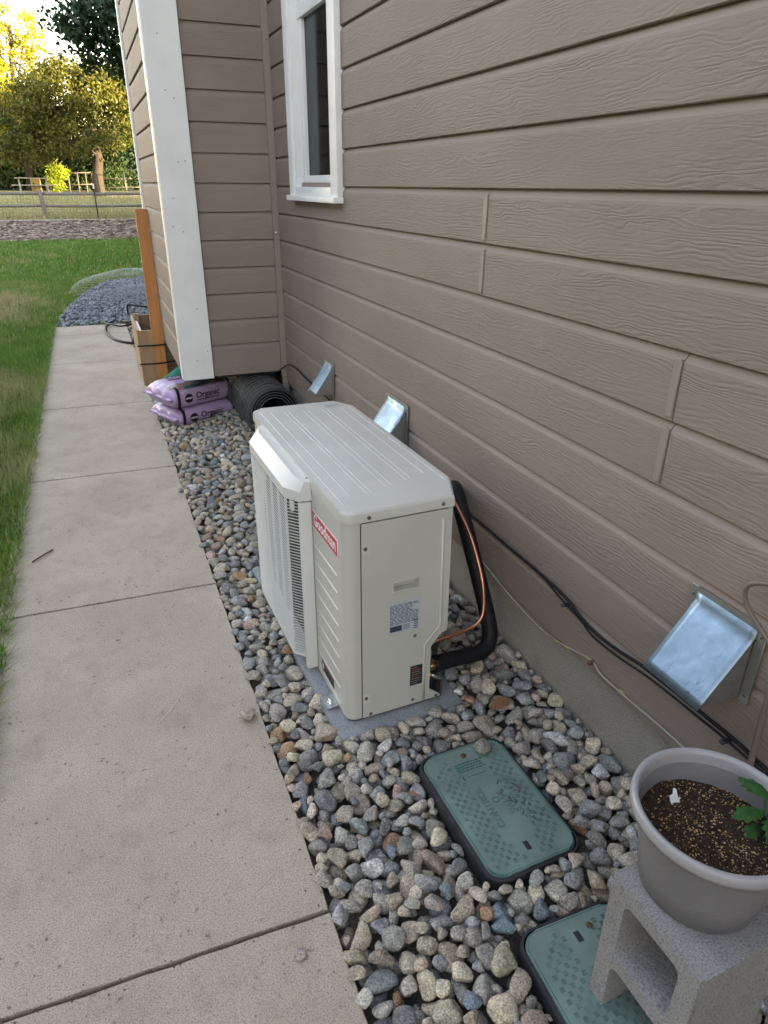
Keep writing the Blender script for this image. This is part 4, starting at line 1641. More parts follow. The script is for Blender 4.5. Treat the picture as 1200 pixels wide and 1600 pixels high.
block = in_rot(.533, 1.605, TH, -.022, .385, -.036, 1.09)
block |= in_rot(.803, 1.150, R(1.5), -.143, .143, -.223, .223)
block |= in_rot(.785, .585, R(-1), -.143, .143, -.223, .223)
Hf = -.048 + .9 * (.070 * (XX - .32) + .030 * np.clip((1.35 - YY) / .4, 0, 1) * np.clip((XX - .38) / .2, 0, 1))
Hf[block] = BIG
Hf[XX < .297] = 0.0
Hf[XX > 1.221] = .12
TARGET = np.where(block, BIG, .006 + .070 * (XX - .32) + .008 * np.sin(XX * 9) * np.sin(YY * 7))
TARGET += np.where(block, 0, .030 * np.clip((1.35 - YY) / .4, 0, 1) * np.clip((XX - .38) / .2, 0, 1))
TARGET[XX < .300] = -1.0
TARGET[XX > 1.212] = -1.0
ident = np.full((nx_, ny_), -1, int)
stones = []


def try_place(x, y, ax, rotm):
    pass


def deposit(n, amin, amax, big_frac, cand=26, sink=.35):
    for it in range(n):
        a = rng.uniform(amin, amax)
        if rng.random() < big_frac:
            a *= rng.uniform(1.25, 1.6)
        ax = np.array([a, a * rng.uniform(.68, .95), a * rng.uniform(.50, .78)])
        ang = rng.uniform(0, math.pi)
        ca, sa = math.cos(ang), math.sin(ang)
        rad = int(ax[0] / RES) + 1
        gu, gv = np.meshgrid(np.arange(-rad, rad + 1) * RES, np.arange(-rad, rad + 1) * RES, indexing='ij')
        uu = (gu * ca + gv * sa) / ax[0]
        vv_ = (-gu * sa + gv * ca) / ax[1]
        q = 1 - uu ** 2 - vv_ ** 2
        m = q > 0.0
        prof_ = np.where(m, np.sqrt(np.maximum(q, 0)) * ax[2], 0)
        best = None
        for c in range(cand):
            i = rng.integers(rad, nx_ - rad)
            j = rng.integers(rad, ny_ - rad)
            win_ = Hf[i - rad:i + rad + 1, j - rad:j + rad + 1]
            tgt = TARGET[i, j]
            if tgt > 1:
                continue
            need = np.where(m, win_ + prof_, -9)
            mx = need.max()
            if mx > 1:      # touches something solid; allow only if barely
                continue
            # rest a little below the first contact
            zc = mx * (1 - sink) + np.partition(need[m], int(m.sum() * .72))[int(m.sum() * .72)] * sink
            over = zc + ax[2] * .55 - tgt
            if best is None or over < best[0]:
                best = (over, i, j, zc)
        if best is None or best[0] > .018:
            continue
        _, i, j, zc = best
        sl_ = (slice(i - rad, i + rad + 1), slice(j - rad, j + rad + 1))
        topz = np.where(m, zc + prof_, -9)
        upd = topz > Hf[sl_]
        Hf[sl_] = np.where(upd, topz, Hf[sl_])
        ident[sl_] = np.where(upd, len(stones), ident[sl_])
        stones.append((gxs[i], gys[j], zc, ax, ang, int(rng.integers(NSH)), stone_colour()))


deposit(1500, .020, .033, .10, 18)
deposit(2100, .019, .036, .20, 26)
deposit(1500, .018, .037, .25, 32)
deposit(1000, .011, .021, .05, 36)

gvv, gff = [], []
gxn, gyl = 12, [-3.0, .06] + [.06 + .1 * k for k in range(1, 60)] + [7.5, 9.4]
for y in gyl:
    for i in range(gxn):
        x = .298 + (W + .030 - .298) * i / (gxn - 1)
        lift = .070 * (x - .32) + .030 * min(max((1.35 - y) / .4, 0), 1) * min(max((x - .38) / .2, 0), 1)
        gvv.append((x, y, -.034 + lift * .9 + random.uniform(-.004, .004)))
for j in range(len(gyl) - 1):
    for i in range(gxn - 1):
        a = j * gxn + i
        gff.append((a, a + 1, a + gxn + 1, a + gxn))
gravel = poly_obj('gravel_bed', gvv, gff, M['subbase'])
gravel['kind'] = 'structure'
# how much of the picture each stone fills
cnt = np.bincount(ident[ident >= 0], minlength=len(stones)).astype(float)
score = np.zeros(len(stones))
for k, (x, y, z, ax, ang, sh, col) in enumerate(stones):
    d = Vector((x, y, z)) - CAM
    zc = d.dot(fw)
    if zc < .2:
        continue
    px = 600 + 1071.57 * d.dot(rt) / zc
    py = 800 - 1071.57 * d.dot(up) / zc
    if -20 < px < 1220 and py < 1630 and not (px > 930 and py > 1330):
        score[k] = cnt[k] / zc ** 2
order = np.argsort(-score)
single = set(order[:300].tolist())
rock_me = []
for k in range(NSH):
    me = bpy.data.meshes.new('stone')
    me.from_pydata(SH3[k].tolist(), [], I3[1].tolist())
    me.update(); me.shade_smooth()
    me.materials.append(M['stone'])
    rock_me.append(me)


def rot_of(ang, seed):
    r_ = random.Random(seed)
    return Matrix.Rotation(ang, 3, 'Z') @ Matrix.Rotation(r_.uniform(-.28, .28), 3, 'X') @ Matrix.Rotation(r_.uniform(-.28, .28), 3, 'Y')


JV, JF, JC = [], [], []
base_n = 0
for k, (x, y, z, ax, ang, sh, col) in enumerate(stones):
    Rm = rot_of(ang, k)
    grow = 1.10
    if k in single:
        o = link('stone', rock_me[sh], gravel)
        o.matrix_local = Matrix.Translation((x, y, z)) @ Rm.to_4x4() @ Matrix.Diagonal((ax[0] * grow, ax[1] * grow, ax[2] * grow, 1))
        o.color = (col[0], col[1], col[2], 1)
    else:
        if cnt[k] == 0:
            continue
        v = (SH2[sh] * ax * grow) @ np.array(Rm).T + np.array([x, y, z])
        JV.append(v); JF.append(I2[1] + base_n); JC.append(np.repeat(col[None], len(v), 0))
        base_n += len(v)
# narrow strip of stones beside the far planter
I1 = ico(1)
SH1 = [rock_shape(300 + k, I2) for k in range(8)]
for k in range(420):
    x = rng.uniform(.305, .62); y = rng.uniform(5.85, 9.35); a = rng.uniform(.016, .034)
    ax = np.array([a, a * .8, a * .65])
    col = stone_colour()
    v = (SH1[k % 8] * ax) @ np.array(rot_of(rng.uniform(0, 3), k)).T + np.array([x, y, rng.uniform(-.05, -.008)])
    JV.append(v); JF.append(I2[1] + base_n); JC.append(np.repeat(col[None], len(v), 0))
    base_n += len(v)
so = arrays('small_stones', np.concatenate(JV), np.concatenate(JF), M['stones'], gravel, True, np.concatenate(JC))
so['kind'] = 'stuff'


lv, lf = [], []
for k in range(70):          # dry leaf crumbs and twigs between the stones
    i = int(rng.integers(6, nx_ - 6)); j = int(rng.integers(20, int((3.2 - GY0) / RES)))
    if Hf[i, j] > 1 or gxs[i] < .31 or gxs[i] > 1.2:
        continue
    a = rng.uniform(0, 6.28); L = rng.uniform(.006, .020); w = L * rng.uniform(.12, .5)
    c = np.array([gxs[i], gys[j], Hf[i, j] + .002])
    u = np.array([math.cos(a), math.sin(a), rng.uniform(-.3, .3)]); q = np.array([-math.sin(a), math.cos(a), rng.uniform(-.3, .3)])
    b0 = len(lv)
    lv += [tuple(c - u * L), tuple(c + q * w + [0, 0, .002]), tuple(c + u * L), tuple(c - q * w + [0, 0, .002])]
    lf.append((b0, b0 + 1, b0 + 2, b0 + 3))
lt = poly_obj('leaf_litter', lv, lf, M['leaf_dry'], gravel, False)
lt['kind'] = 'stuff'


def loose(x, y, z, a, sh, col, label, ang=.5, name='loose_stone'):
    o = link(name, rock_me[sh], None)
    o.matrix_world = Matrix.Translation((x, y, z)) @ Matrix.Rotation(ang, 4, 'Z') @ Matrix.Diagonal((a[0], a[1], a[2], 1))
    o.color = (*col, 1)
    tag(o, label, 'stone')
    return o


loose(.246, 1.790, .016, (.036, .026, .018), 3, (.36, .32, .25), 'tan stone lying on the sidewalk by the heat pump corner', .4)
loose(.278, 3.79, .010, (.022, .016, .012), 5, (.24, .23, .22), 'small grey pebble lying on the sidewalk edge beyond the unit', 1.2)
loose(.855, 1.318, .088, (.036, .027, .017), 7, (.30, .28, .235), 'flat tan stone resting on the CONTROL VALVE lid', .9)
loose(1.09, 1.265, .085, (.048, .020, .016), 9, (.46, .45, .44), 'long whitish stone lying against the stucco foundation', -.75)
loose(.20, .985, .004, (.020, .016, .006), 4, (.33, .29, .25), 'flat chip of stone lying on the nearest slab', .9)
o = poly_obj('dry_leaf', [(-.05, 0, 0), (-.02, .018, .010), (.02, .020, .012), (.05, .004, .002), (.02, -.016, .004), (-.02, -.018, .002), (0, 0, .004)], [(0, 6, 1), (1, 6, 2), (2, 6, 3), (3, 6, 4), (4, 6, 5), (5, 6, 0)], M['leaf_dry'], None)
o.location = (1.015, 1.475, .075); o.rotation_euler = (.1, .15, .25)
tag(o, 'curled brown dry leaf lying on the gravel by the foundation', 'leaf')
tw = tube('twig', [(-.47, 3.19, .006), (-.43, 3.23, .010), (-.385, 3.29, .005)], .004, M['debris'], None, 6, 4)
tag(tw, 'small dark twig on the sidewalk beside the grass', 'twig')

# ------------------------------------------------------------------ bags, wire roll, bottle under the bump-out
BA = math.atan2(.20, .46)


def bag(z0, label, dx=0.0, th=.142, top=False):
    e = empty('soil_bag', (.400 + dx, 4.915 + dx * .4, z0), BA)
    tag(e, label, 'bag', 'bags of soil stacked under the bump-out')
    Lx, Ly = .53, .40
    nx, ny = 40, 28
    v, f = [], []
    for s in (1, -1):
        for j in range(ny + 1):
            for i in range(nx + 1):
                x, y = i / nx, j / ny
                ed = (1 - (2 * x - 1) ** 6) ** .5 * (1 - (2 * y - 1) ** 6) ** .5
                ed = max(ed, 0)
                wr = .0035 * math.sin(31 * x + 9 * y + s) * math.sin(17 * y - 5 * x) * (1 - ed * .3)
                px = x * Lx + .02 * (ed - 1) * 0
                sq = 1 - .03 * abs(2 * y - 1)
                z = th / 2 + s * (th / 2) * ed + wr * ed
                v.append(((px - Lx / 2) * sq + Lx / 2 + (.012 * math.sin(y * 17) if i in (0, nx) else 0), y * Ly, z))
    m = (nx + 1) * (ny + 1)
    for j in range(ny):
        for i in range(nx):
            a = j * (nx + 1) + i
            f.append((a, a + 1, a + nx + 2, a + nx + 1))
            f.append((m + a, m + a + nx + 1, m + a + nx + 2, m + a + 1))
    me = bpy.data.meshes.new('bag_body')
    me.from_pydata(v, [], f)
    bm = bmesh.new(); bm.from_mesh(me); bmesh.ops.remove_doubles(bm, verts=bm.verts, dist=1e-4); bm.to_mesh(me); bm.free()
    me.shade_smooth()
    link('bag_body', me, e, M['bag'] if top else M['bag_plain'])
    # crimped end seams
    for (x, s) in ((-.012, -1), (Lx + .012, 1)):
        pts = []
        for j in range(15):
            y = Ly * (.04 + .92 * j / 14)
            pts += [(x + s * random.uniform(.004, .016), y, th / 2 + random.uniform(-.008, .008)), (x - s * .026, y, th / 2 + .010), (x - s * .026, y, th / 2 - .010)]
        ff = []
        for j in range(14):
            ff += [(3 * j, 3 * j + 1, 3 * j + 4, 3 * j + 3), (3 * j, 3 * j + 3, 3 * j + 5, 3 * j + 2)]
        poly_obj('end_seam', pts, ff, M['bag_plain'], e)
    # near-side print: dark stripes, round mark, word
    zc = th * .5

    def front_y(z):
        return -.0022
    for x in (.055, .478):
        bm = bmesh.new()
        pts = []
        for k in range(9):
            t = k / 8
            a = math.pi * (t - .5)
            pts.append((-.0015 - .003 * math.cos(a) + .05 * abs(2 * t - 1) ** 3, th / 2 - math.cos(math.pi * t) * th / 2 * 1.01))
        vv, fx = [], []
        for (y, z) in pts:
            vv += [(x - .011, y, z), (x + .011, y, z)]
        for k in range(8):
            fx.append((2 * k, 2 * k + 1, 2 * k + 3, 2 * k + 2))
        poly_obj('dark_stripe', vv, fx, M['ink_black'], e)
    ring = [( .135 + .033 * math.cos(a), -.0035, zc + .033 * math.sin(a)) for a in [2 * math.pi * q / 24 for q in range(24)]]
    rd = poly_obj('round_mark', ring, [tuple(range(24))], M['ink_black'], e, False)
    box('mark_band', M['print_pale'], rd, .108, .162, -.0052, -.0036, zc - .006, zc + .006)
    text('printed_word', 'Organic', .062, M['ink_black'], e, (.290, -.0042, zc + .008), (R(90), 0, 0), .0004, .0008, .98)
    box('print_line', M['ink_black'], e, .195, .385, -.0040, -.0030, zc - .028, zc - .023)
    if top:
        text('printed_word', 'Organic', .085, M['ink_black'], e, (.27, .30, th + .0045), (0, 0, 0), .0004, .0008, 1.0)
        box('print_line', M['ink_black'], e, .12, .42, .235, .25, th + .0025, th + .004)
    return e


bag(-.005, 'lower of two lilac soil bags printed Organic', 0.0)
bag(.132, 'upper lilac soil bag printed Organic with dark picture on top', -.022, .165, True)

# green bottle-like vase lying between bags and planter
bt = empty('green_vase', (.335, 5.86, .060), 0)
tag(bt, 'green translucent plastic vase lying between the bags and the planter', 'vase')
o = lathe('vase_body', [(0, 0), (.052, .002), (.055, .01), (.050, .02), (.046, .18), (.054, .32), (.060, .335), (.055, .345), (.060, .355), (.062, .40), (.058, .40), (.050, .32), (.042, .18), (.046, .03), (0, .02)], M['bottle'], bt, 32)
dirv = Vector((.30, .25, .10)).normalized()
bt.rotation_euler = dirv.to_track_quat('Z', 'Y').to_euler()

# roll of welded wire under the bump-out
wr = empty('wire_roll', (1.000, 4.44, .195), R(2))
tag(wr, 'dark roll of welded wire fencing lying under the bump-out', 'wire roll')
for k in range(20):
    y = .01 + k * .047
    pts = []
    for i in range(int(1.35 * 30) + 1):
        a = 2 * math.pi * i / 30 + 1.2 + k * .25
        r = .186 - .012 * (i / 30) + .003 * math.sin(a * 3 + k)
        pts.append((r * math.cos(a), y + .006 * math.sin(a * 2 + k * 1.7), r * math.sin(a)))
    v, f = tube_arrays(pts, .0034, 5, False)
    poly_obj('wire_ring', v, f, M['wire_ring'], wr)
lv, lf = [], []
for k in range(24):
    a = 2 * math.pi * k / 24
    v, f = tube_arrays([(.178 * math.cos(a), 0, .178 * math.sin(a)), (.178 * math.cos(a), .91, .178 * math.sin(a))], .0022, 4, False)
    b0 = len(lv); lv += v; lf += [tuple(q + b0 for q in t) for t in f]
poly_obj('cross_wires', lv, lf, M['wire'], wr)
sp_ = []
for i in range(4 * 30 + 1):          # tightly wound inner layers
    a = 2 * math.pi * i / 30
    r = .166 - .018 * i / 30
    sp_.append((r * math.cos(a), r * math.sin(a)))
lv = [(x, .012, z) for x, z in sp_] + [(x, .90, z) for x, z in sp_]
n = len(sp_)
poly_obj('inner_layers', lv, [(i, i + 1, n + i + 1, n + i) for i in range(n - 1)], M['wire_dark'], wr)
for j in range(4):
    v, f = tube_arrays([(x, .010, z) for x, z in sp_[j * 30:(j + 1) * 30 + 1]], .003, 5, False)
    poly_obj('wire_ring', v, f, M['wire_ring'], wr)

# ------------------------------------------------------------------ planter with post, hoses
PY = 6.24
plt = empty('planter_box', (.29, PY, 0))
tag(plt, 'open wooden planter box beside the sidewalk end with a cedar post', 'planter')
# local coords from (.29, PY)
box('board', M['pine'], plt, 0.0, .10, 0, .022, .0, .475, .002, 1)
box('board', M['pine'], plt, .10, .135, -.004, .018, .01, .46, .002, 1)
box('board', M['cedar'], plt, .200, .32, .024, .05, .0, .15, .002, 1)
for k in range(3):
    box('board', M['pine_dark'], plt, .19, .72, .012, .034, .02 + k * .135, .150 + k * .135, .002, 1)
for k in range(3):
    box('board', M['pine'], plt, -.020, 0.0, .004, .80, .01 + k * .158, .165 + k * .158, .002, 1)
for k in range(3):
    box('board', M['pine_dark'], plt, 0.0, .72, .778, .80, .01 + k * .158, .165 + k * .158, .002, 1)
box('corner_post', M['pine'], plt, .001, .05, .73, .777, .01, .50, .002, 1)
box('inner_rail', M['tagw'], plt, .001, .025, .05, .60, .44, .46, .002, 1)
box('planter_soil', M['subbase'], plt, .003, .715, .036, .775, .2, .34)
bm = bmesh.new()
lo, hi = prism(bm, [(0.098, -.045), (.188, -.045), (.188, -.006), (.098, -.006)], .07, 1.42)
po = from_bm('post', bm, M['cedar'], plt)
po.rotation_euler = (0, 0, 0)
for z, sag in ((.36, .0), (.205, .0)):
    st = tube('drip_tube', [(.255, PY - .055, z), (.40, PY - .058, z - .003), (.50, PY - .056, z + .002), (.62, PY - .03, z + .008), (1.0, PY - .03, z + .01)], .0065, M['black'], None, 6, 4)
    tag(st, ('upper' if z > .3 else 'lower') + ' black drip tube stretched across the wooden planter', 'tube')
hz = [(.255, PY - .052, .36), (.20, 6.9, .20), (.24, 7.8, .05), (.18, 8.2, .02), (.08, 8.6, .016), (.035, 9.0, .016), (.09, 9.45, .018), (.2, 9.55, .02), (.34, 9.3, .03), (.42, 9.1, .06)]
hs = tube('garden_hose', [(.60, 8.1, .04), (.40, 8.06, .022), (.26, 8.12, .016), (.13, 8.34, .016), (.055, 8.7, .016), (.04, 9.0, .016), (.07, 9.35, .016), (.15, 9.56, .016), (.25, 9.5, .02), (.36, 9.3, .05), (.5, 9.2, .12)], .0135, M['black'], None, 8, 6)
tag(hs, 'thick black hose looping over the far end of the sidewalk', 'hose')
hs2 = tube('garden_hose', [(.02, 9.62, .03), (.06, 9.46, .017), (.13, 9.22, .034), (.22, 9.16, .020), (.36, 9.2, .03), (.5, 9.25, .05)], .010, M['black'], None, 8, 6)
tag(hs2, 'short black hose end pointing at the blue-grey gravel', 'hose')
hs3 = tube('garden_hose', [(.36, 10.0, .0), (.36, 10.0, .13), (.40, 9.99, .145), (.5, 9.95, .13), (.66, 9.9, .11)], .011, M['black'], None, 8, 3)
tag(hs3, 'bent black riser tube sticking out of the blue-grey gravel', 'hose')

# ------------------------------------------------------------------ blue-grey gravel patch and chicken wire
gp_ = []
bed_pts = [(-.50, 9.47), (.95, 9.47), (1.6, 10.5), (1.9, 12.5), (1.6, 14.0), (.9, 14.4), (.2, 13.9), (-.12, 12.7), (-.36, 11.3), (-.48, 10.2)]
bm = bmesh.new()
prism(bm, bed_pts, -.12, -.012)
gpch = from_bm('gravel_patch', bm, M['subbase'])
gpch['kind'] = 'structure'


def inside(x, y):
    c = False
    n = len(bed_pts)
    for i in range(n):
        x1, y1 = bed_pts[i]; x2, y2 = bed_pts[(i + 1) % n]
        if (y1 > y) != (y2 > y) and x < (x2 - x1) * (y - y1) / (y2 - y1) + x1:
            c = not c
    return c


JV, JF, JC = [], [], []
bn = 0
for k in range(9000):
    x = rng.uniform(-.52, 1.9); y = rng.uniform(9.48, 14.4)
    if not inside(x, y):
        continue
    a = rng.uniform(.014, .030)
    ax = np.array([a, a * .8, a * .7])
    t = rng.uniform(.55, 1.5)
    col = np.array([.215, .235, .262]) * t
    hh = .0 * math.exp(-((x - .7) / .7) ** 2 - ((y - 12.3) / 1.2) ** 2)
    v = (rock_shape(400 + k % 10, I1) if k < 0 else (I1[0] * (1 + .25 * np.sin(I1[0] @ rng.normal(size=3) * 3))[:, None]) * ax) @ np.array(rot_of(rng.uniform(0, 3), k)).T + np.array([x, y, rng.uniform(-.012, .014) + hh])
    JV.append(v); JF.append(I1[1] + bn); JC.append(np.repeat(col[None], len(v), 0)); bn += len(v)
so = arrays('gravel_stones', np.concatenate(JV), np.concatenate(JF), M['stones'], gpch, False, np.concatenate(JC))
so['kind'] = 'stuff'


def dome_wire(name, cx, cy, rx, ry, h, step, rad, label, mat, cut=0.0):
    """diamond mesh draped over a low dome"""
    vs, fs = [], []
    n = 0
    for fam in (1, -1):
        k = -2.2
        while k < 2.2:
            pts = []
            t = -1.6
            while t < 1.6:
                u, w = (t + k * 1.0) * .5, fam * (t - k) * .5
                q = 1 - u * u - w * w
                if q > .0:
                    zz = .03 + h * q ** .6 + .02 * math.sin(u * 7) * math.cos(w * 5)
                    pts.append((cx + rx * u, cy + ry * w, zz))
                t += .09
            if len(pts) > 2:
                v, f = tube_arrays(pts, rad, 3, False)
                vs += v; fs += [tuple(i + n for i in q_) for q_ in f]; n += len(v)
            k += step
    o = poly_obj(name, vs, fs, mat, None, False)
    tag(o, label, 'wire mesh')
    return o


dome_wire('chicken_wire', .75, 12.3, 1.15, 1.7, .30, .085, .0011, 'arched sheet of chicken wire over the blue-grey gravel', M['wire_pale'])
dome_wire('chicken_wire', .85, 11.75, 1.05, .9, .10, .085, .0013, 'low flattened sheet of chicken wire inside the arched one', M['wire_pale'])

# ------------------------------------------------------------------ grass


def blades(n, xr, yr, hmin, hmax, w, lean=.5, zoff=0.0, keep=None, dry=None, over=False):
    x = rng.uniform(*xr, n); y = rng.uniform(*yr, n)
    if keep is not None:
        k = keep(x, y); x, y = x[k], y[k]
    n = len(x)
    h = rng.uniform(hmin, hmax, n)
    a = rng.uniform(0, 2 * np.pi, n)
    l = rng.uniform(.1, lean, n) * h
    if over:
        a = rng.normal(0, .7, n); l = h * rng.uniform(.5, 1.0, n); h = h * rng.uniform(.35, .7, n)
    z0 = np.interp(y, [-60, 16, 22, 28, 40, 45], [0, 0, .17, .47, 1.0, 1.15]) - .035 + zoff
    dx, dy = np.cos(a), np.sin(a)
    px, py = -dy * w, dx * w
    ww = rng.uniform(.7, 1.3, n)
    px *= ww; py *= ww
    V = np.zeros((n, 5, 3))
    V[:, 0] = np.stack([x - px, y - py, z0], 1)
    V[:, 1] = np.stack([x + px, y + py, z0], 1)
    V[:, 2] = np.stack([x + dx * l * .35 + px * .8, y + dy * l * .35 + py * .8, z0 + h * .6], 1)
    V[:, 3] = np.stack([x + dx * l * .35 - px * .8, y + dy * l * .35 - py * .8, z0 + h * .6], 1)
    V[:, 4] = np.stack([x + dx * l, y + dy * l, z0 + h * rng.uniform(.8, 1, n)], 1)
    b = np.arange(n)[:, None] * 5
    F = np.concatenate([b + np.array([[0, 1, 2]]), b + np.array([[0, 2, 3]]), b + np.array([[3, 2, 4]])])
    # dryness field
    f = .5 + .28 * np.sin(x * 1.9 + 1.2 + .6 * np.sin(y * .9)) * np.sin(y * .55 + 1.0) + .16 * np.sin(x * 5.3 + y * 3.7) + .10 * np.sin(x * 11 - y * 8)
    patch = np.exp(-((x + 1.5) / .8) ** 2 - ((y - 11.8) / 1.9) ** 2) * 2.2 + np.exp(-((x + 1.0) / .6) ** 2 - ((y - 6.6) / .9) ** 2) * .9 + np.exp(-((x + .75) / .35) ** 2 - ((y - 4.3) / .8) ** 2) * .8
    d = np.clip((f - .62) * 1.0 + patch * rng.uniform(.3, 1.1, n), 0, 1)
    d = np.where(rng.random(n) < .10, rng.uniform(.4, 1, n), d)
    if dry is not None:
        d = np.clip(d + dry, 0, 1)
    Ccol = np.repeat(d[:, None, None], 5, 1).repeat(3, 2)
    return V.reshape(-1, 3), F, Ccol.reshape(-1, 3)


def join(parts):
    V, F, Cc = [], [], []
    n = 0
    for (v, f, c) in parts:
        V.append(v); F.append(f + n); Cc.append(c); n += len(v)
    return np.concatenate(V), np.concatenate(F), np.concatenate(Cc)


keep_far = lambda x, y: ~((x > -.50 - .0) & (y < 14.5) & (x < 2.0) & np.array([inside(a, b) for a, b in zip(x, y)])) & ~((x > -.56) & (y < 9.45))
parts = [
    blades(26000, (-1.6, -.555), (1.2, 5.2), .05, .10, .0022, .7),
    blades(4200, (-.60, -.53), (1.2, 9.4), .06, .12, .0024, 1.1),
    blades(2200, (-.60, -.552), (1.0, 9.4), .07, .13, .0022, 1.0, 0, None, None, True),
    blades(42000, (-2.8, -.565), (5.2, 9.5), .05, .10, .0030, .7),
    blades(60000, (-5, 2.2), (9.3, 15), .05, .10, .0045, .7, 0, keep_far),
    blades(60000, (-9, 5), (15, 22.3), .05, .11, .0075, .7),
]
v, f, c = join(parts)
gr = arrays('lawn_grass', v, f, M['grass'], None, False, c)
tag(gr, 'green lawn grass with dry straw patches left of the sidewalk', 'grass', kind='stuff')
v, f, c = join([blades(26000, (-8, 6), (28.2, 38), .10, .38, .012, .8, 0, None, .75), blades(2500, (-8, 6), (27.7, 28.5), .10, .30, .010, .8, 0, None, .8)])
gr2 = arrays('pasture_grass', v, f, M['grass'], None, False, c)
tag(gr2, 'dry tufted pasture grass behind the rail fence', 'grass', kind='stuff')
# bark chips on the mulch strip
n = 9000
x = rng.uniform(-8, 5, n); y = rng.uniform(22.1, 27.9, n)
z0 = np.interp(y, [16, 22, 28], [0, .17, .47]) - .005
a = rng.uniform(0, np.pi, n); L_ = rng.uniform(.03, .09, n); w_ = L_ * .35
tz = rng.uniform(-.012, .012, n)
ca, sa = np.cos(a), np.sin(a)
V = np.zeros((n, 4, 3))
for q, (su, sv_) in enumerate(((-1, -1), (1, -1), (1, 1), (-1, 1))):
    V[:, q] = np.stack([x + su * L_ * ca - sv_ * w_ * sa, y + su * L_ * sa + sv_ * w_ * ca, z0 + .015 + su * tz + sv_ * tz * .5], 1)
F = np.arange(n * 4).reshape(n, 4)
tone = np.repeat((np.array([.27, .195, .145])[None] * rng.uniform(.45, 1.9, n)[:, None])[:, None], 4, 1).reshape(-1, 3)
ch = arrays('bark_chips', V.reshape(-1, 3), F, M['stones'], None, False, tone)
tag(ch, 'loose brown bark chips between the lawn and the fence', 'mulch', kind='stuff')

# ------------------------------------------------------------------ rail fence with wire, pasture things
FY = 28.1
zf = gz(FY)


def fence_panel():
    e = empty('rail_fence', (-1.16, FY, zf))
    tag(e, 'grey split rail fence with wire netting behind the bark strip', 'fence')
    post = box('post', M['grey_wood'], e, -.075, .075, -.06, .06, -.2, .93, .02, 2)
    post.rotation_euler = (0, R(-4), 0)
    for x in (-6.2, 3.6):
        p = box('post', M['grey_wood'], e, x - .075, x + .075, -.06, .06, -.2, .95, .02, 2)
    for (xa, xb) in ((-6.2, 0), (0, 3.6), (3.6, 7)):
        for z, zz in ((.42, .40), (.80, .78)):
            tube('rail', [(xa - .1, .02, z), ((xa + xb) / 2, -.01, zz + .01), (xb + .1, .02, z + .01)], .045, M['grey_wood'], e, 6, 4)
    lv, lf = [], []
    for k in range(100):
        x = -5 + k * .1
        v, f = tube_arrays([(x, -.075, 0.0), (x, -.075, 1.05)], .0022, 3, False)
        b0 = len(lv); lv += v; lf += [tuple(q + b0 for q in t) for t in f]
    for k in range(11):
        v, f = tube_arrays([(-5, -.075, k * .105), (5, -.075, k * .105)], .0022, 3, False)
        b0 = len(lv); lv += v; lf += [tuple(q + b0 for q in t) for t in f]
    poly_obj('wire_netting', lv, lf, M['blackplastic'], e, False)
    return e


fence_panel()
tp = empty('fence_stake', (.50, FY - .15, zf))
tag(tp, 'thin black metal stake with a pale tip in front of the rail fence', 'stake')
box('stake', M['blackplastic'], tp, -.022, .022, -.01, .01, -.2, .96, 0)
box('stake_tip', M['tagw'], tp, -.026, .026, -.013, .013, .9605, 1.12)
eg = box('garden_edging', M['chalk'], None, -6, 5, FY - .42, FY - .34, zf - .06, zf + .01)
tag(eg, 'pale narrow edging strip along the foot of the fence', 'edging')

# picnic table
pt = empty('picnic_table', (-2.05, 42.0, gz(42)), R(4))
tag(pt, 'pale grey picnic table with benches standing beyond the fence', 'picnic table')
for k in range(4):
    box('top_board', M['table'], pt, -.80, .80, -.36 + k * .185, -.19 + k * .185, .74, .785)
for s in (-1, 1):
    box('bench', M['table'], pt, -1.0, 1.0, s * .78 - .14, s * .78 + .14, .42, .462)
    for x in (-.62, .62):
        tube('leg', [(x, s * .70, 0), (x, s * .14, .74)], .045, M['table'], pt, 6, 1)
for x in (-.62, .62):
    box('crossbar', M['table'], pt, x - .04, x + .04, -.88, .88, .36, .42)
cs = box('yellow_crate', M['crate'], None, -2.2, -1.75, 43.0, 43.5, gz(43) - .02, gz(43) + .72, .02, 1)
tag(cs, 'yellow crate standing behind the picnic table', 'crate')
# pale rails and a pen frame near the trunk
pr = empty('pen_rails', (.35, 43.5, gz(43.5)))
tag(pr, 'pale wooden pen rails left of the big tree trunk', 'fence')
for (x0, x1, z) in ((-.75, .45, .42), (-.75, .40, .98), (.9, 3.4, .30), (.9, 3.4, .72)):
    tube('rail', [(x0, 0, z), (x1, 0, z + .03)], .03, M['pen_wood'], pr, 6, 1)
for x in (-.75, -.3, .1, .42, .9, 2.1, 3.4):
    tube('post', [(x, 0, -.1), (x + .03, 0, 1.0)], .035, M['pen_wood'], pr, 6, 1)
pf = empty('pipe_frame', (2.35, 38.6, gz(38.6)))
tag(pf, 'thin grey pipe frame right of the big tree trunk', 'frame')
for x in (-.2, .45, 1.1):
    tube('upright', [(x, 0, -.1), (x, 0, 1.25)], .018, M['wire'], pf, 6, 1)
for z in (.35, 1.25):
    tube('crossbar', [(-.2, 0, z), (1.1, 0, z)], .018, M['wire'], pf, 6, 1)


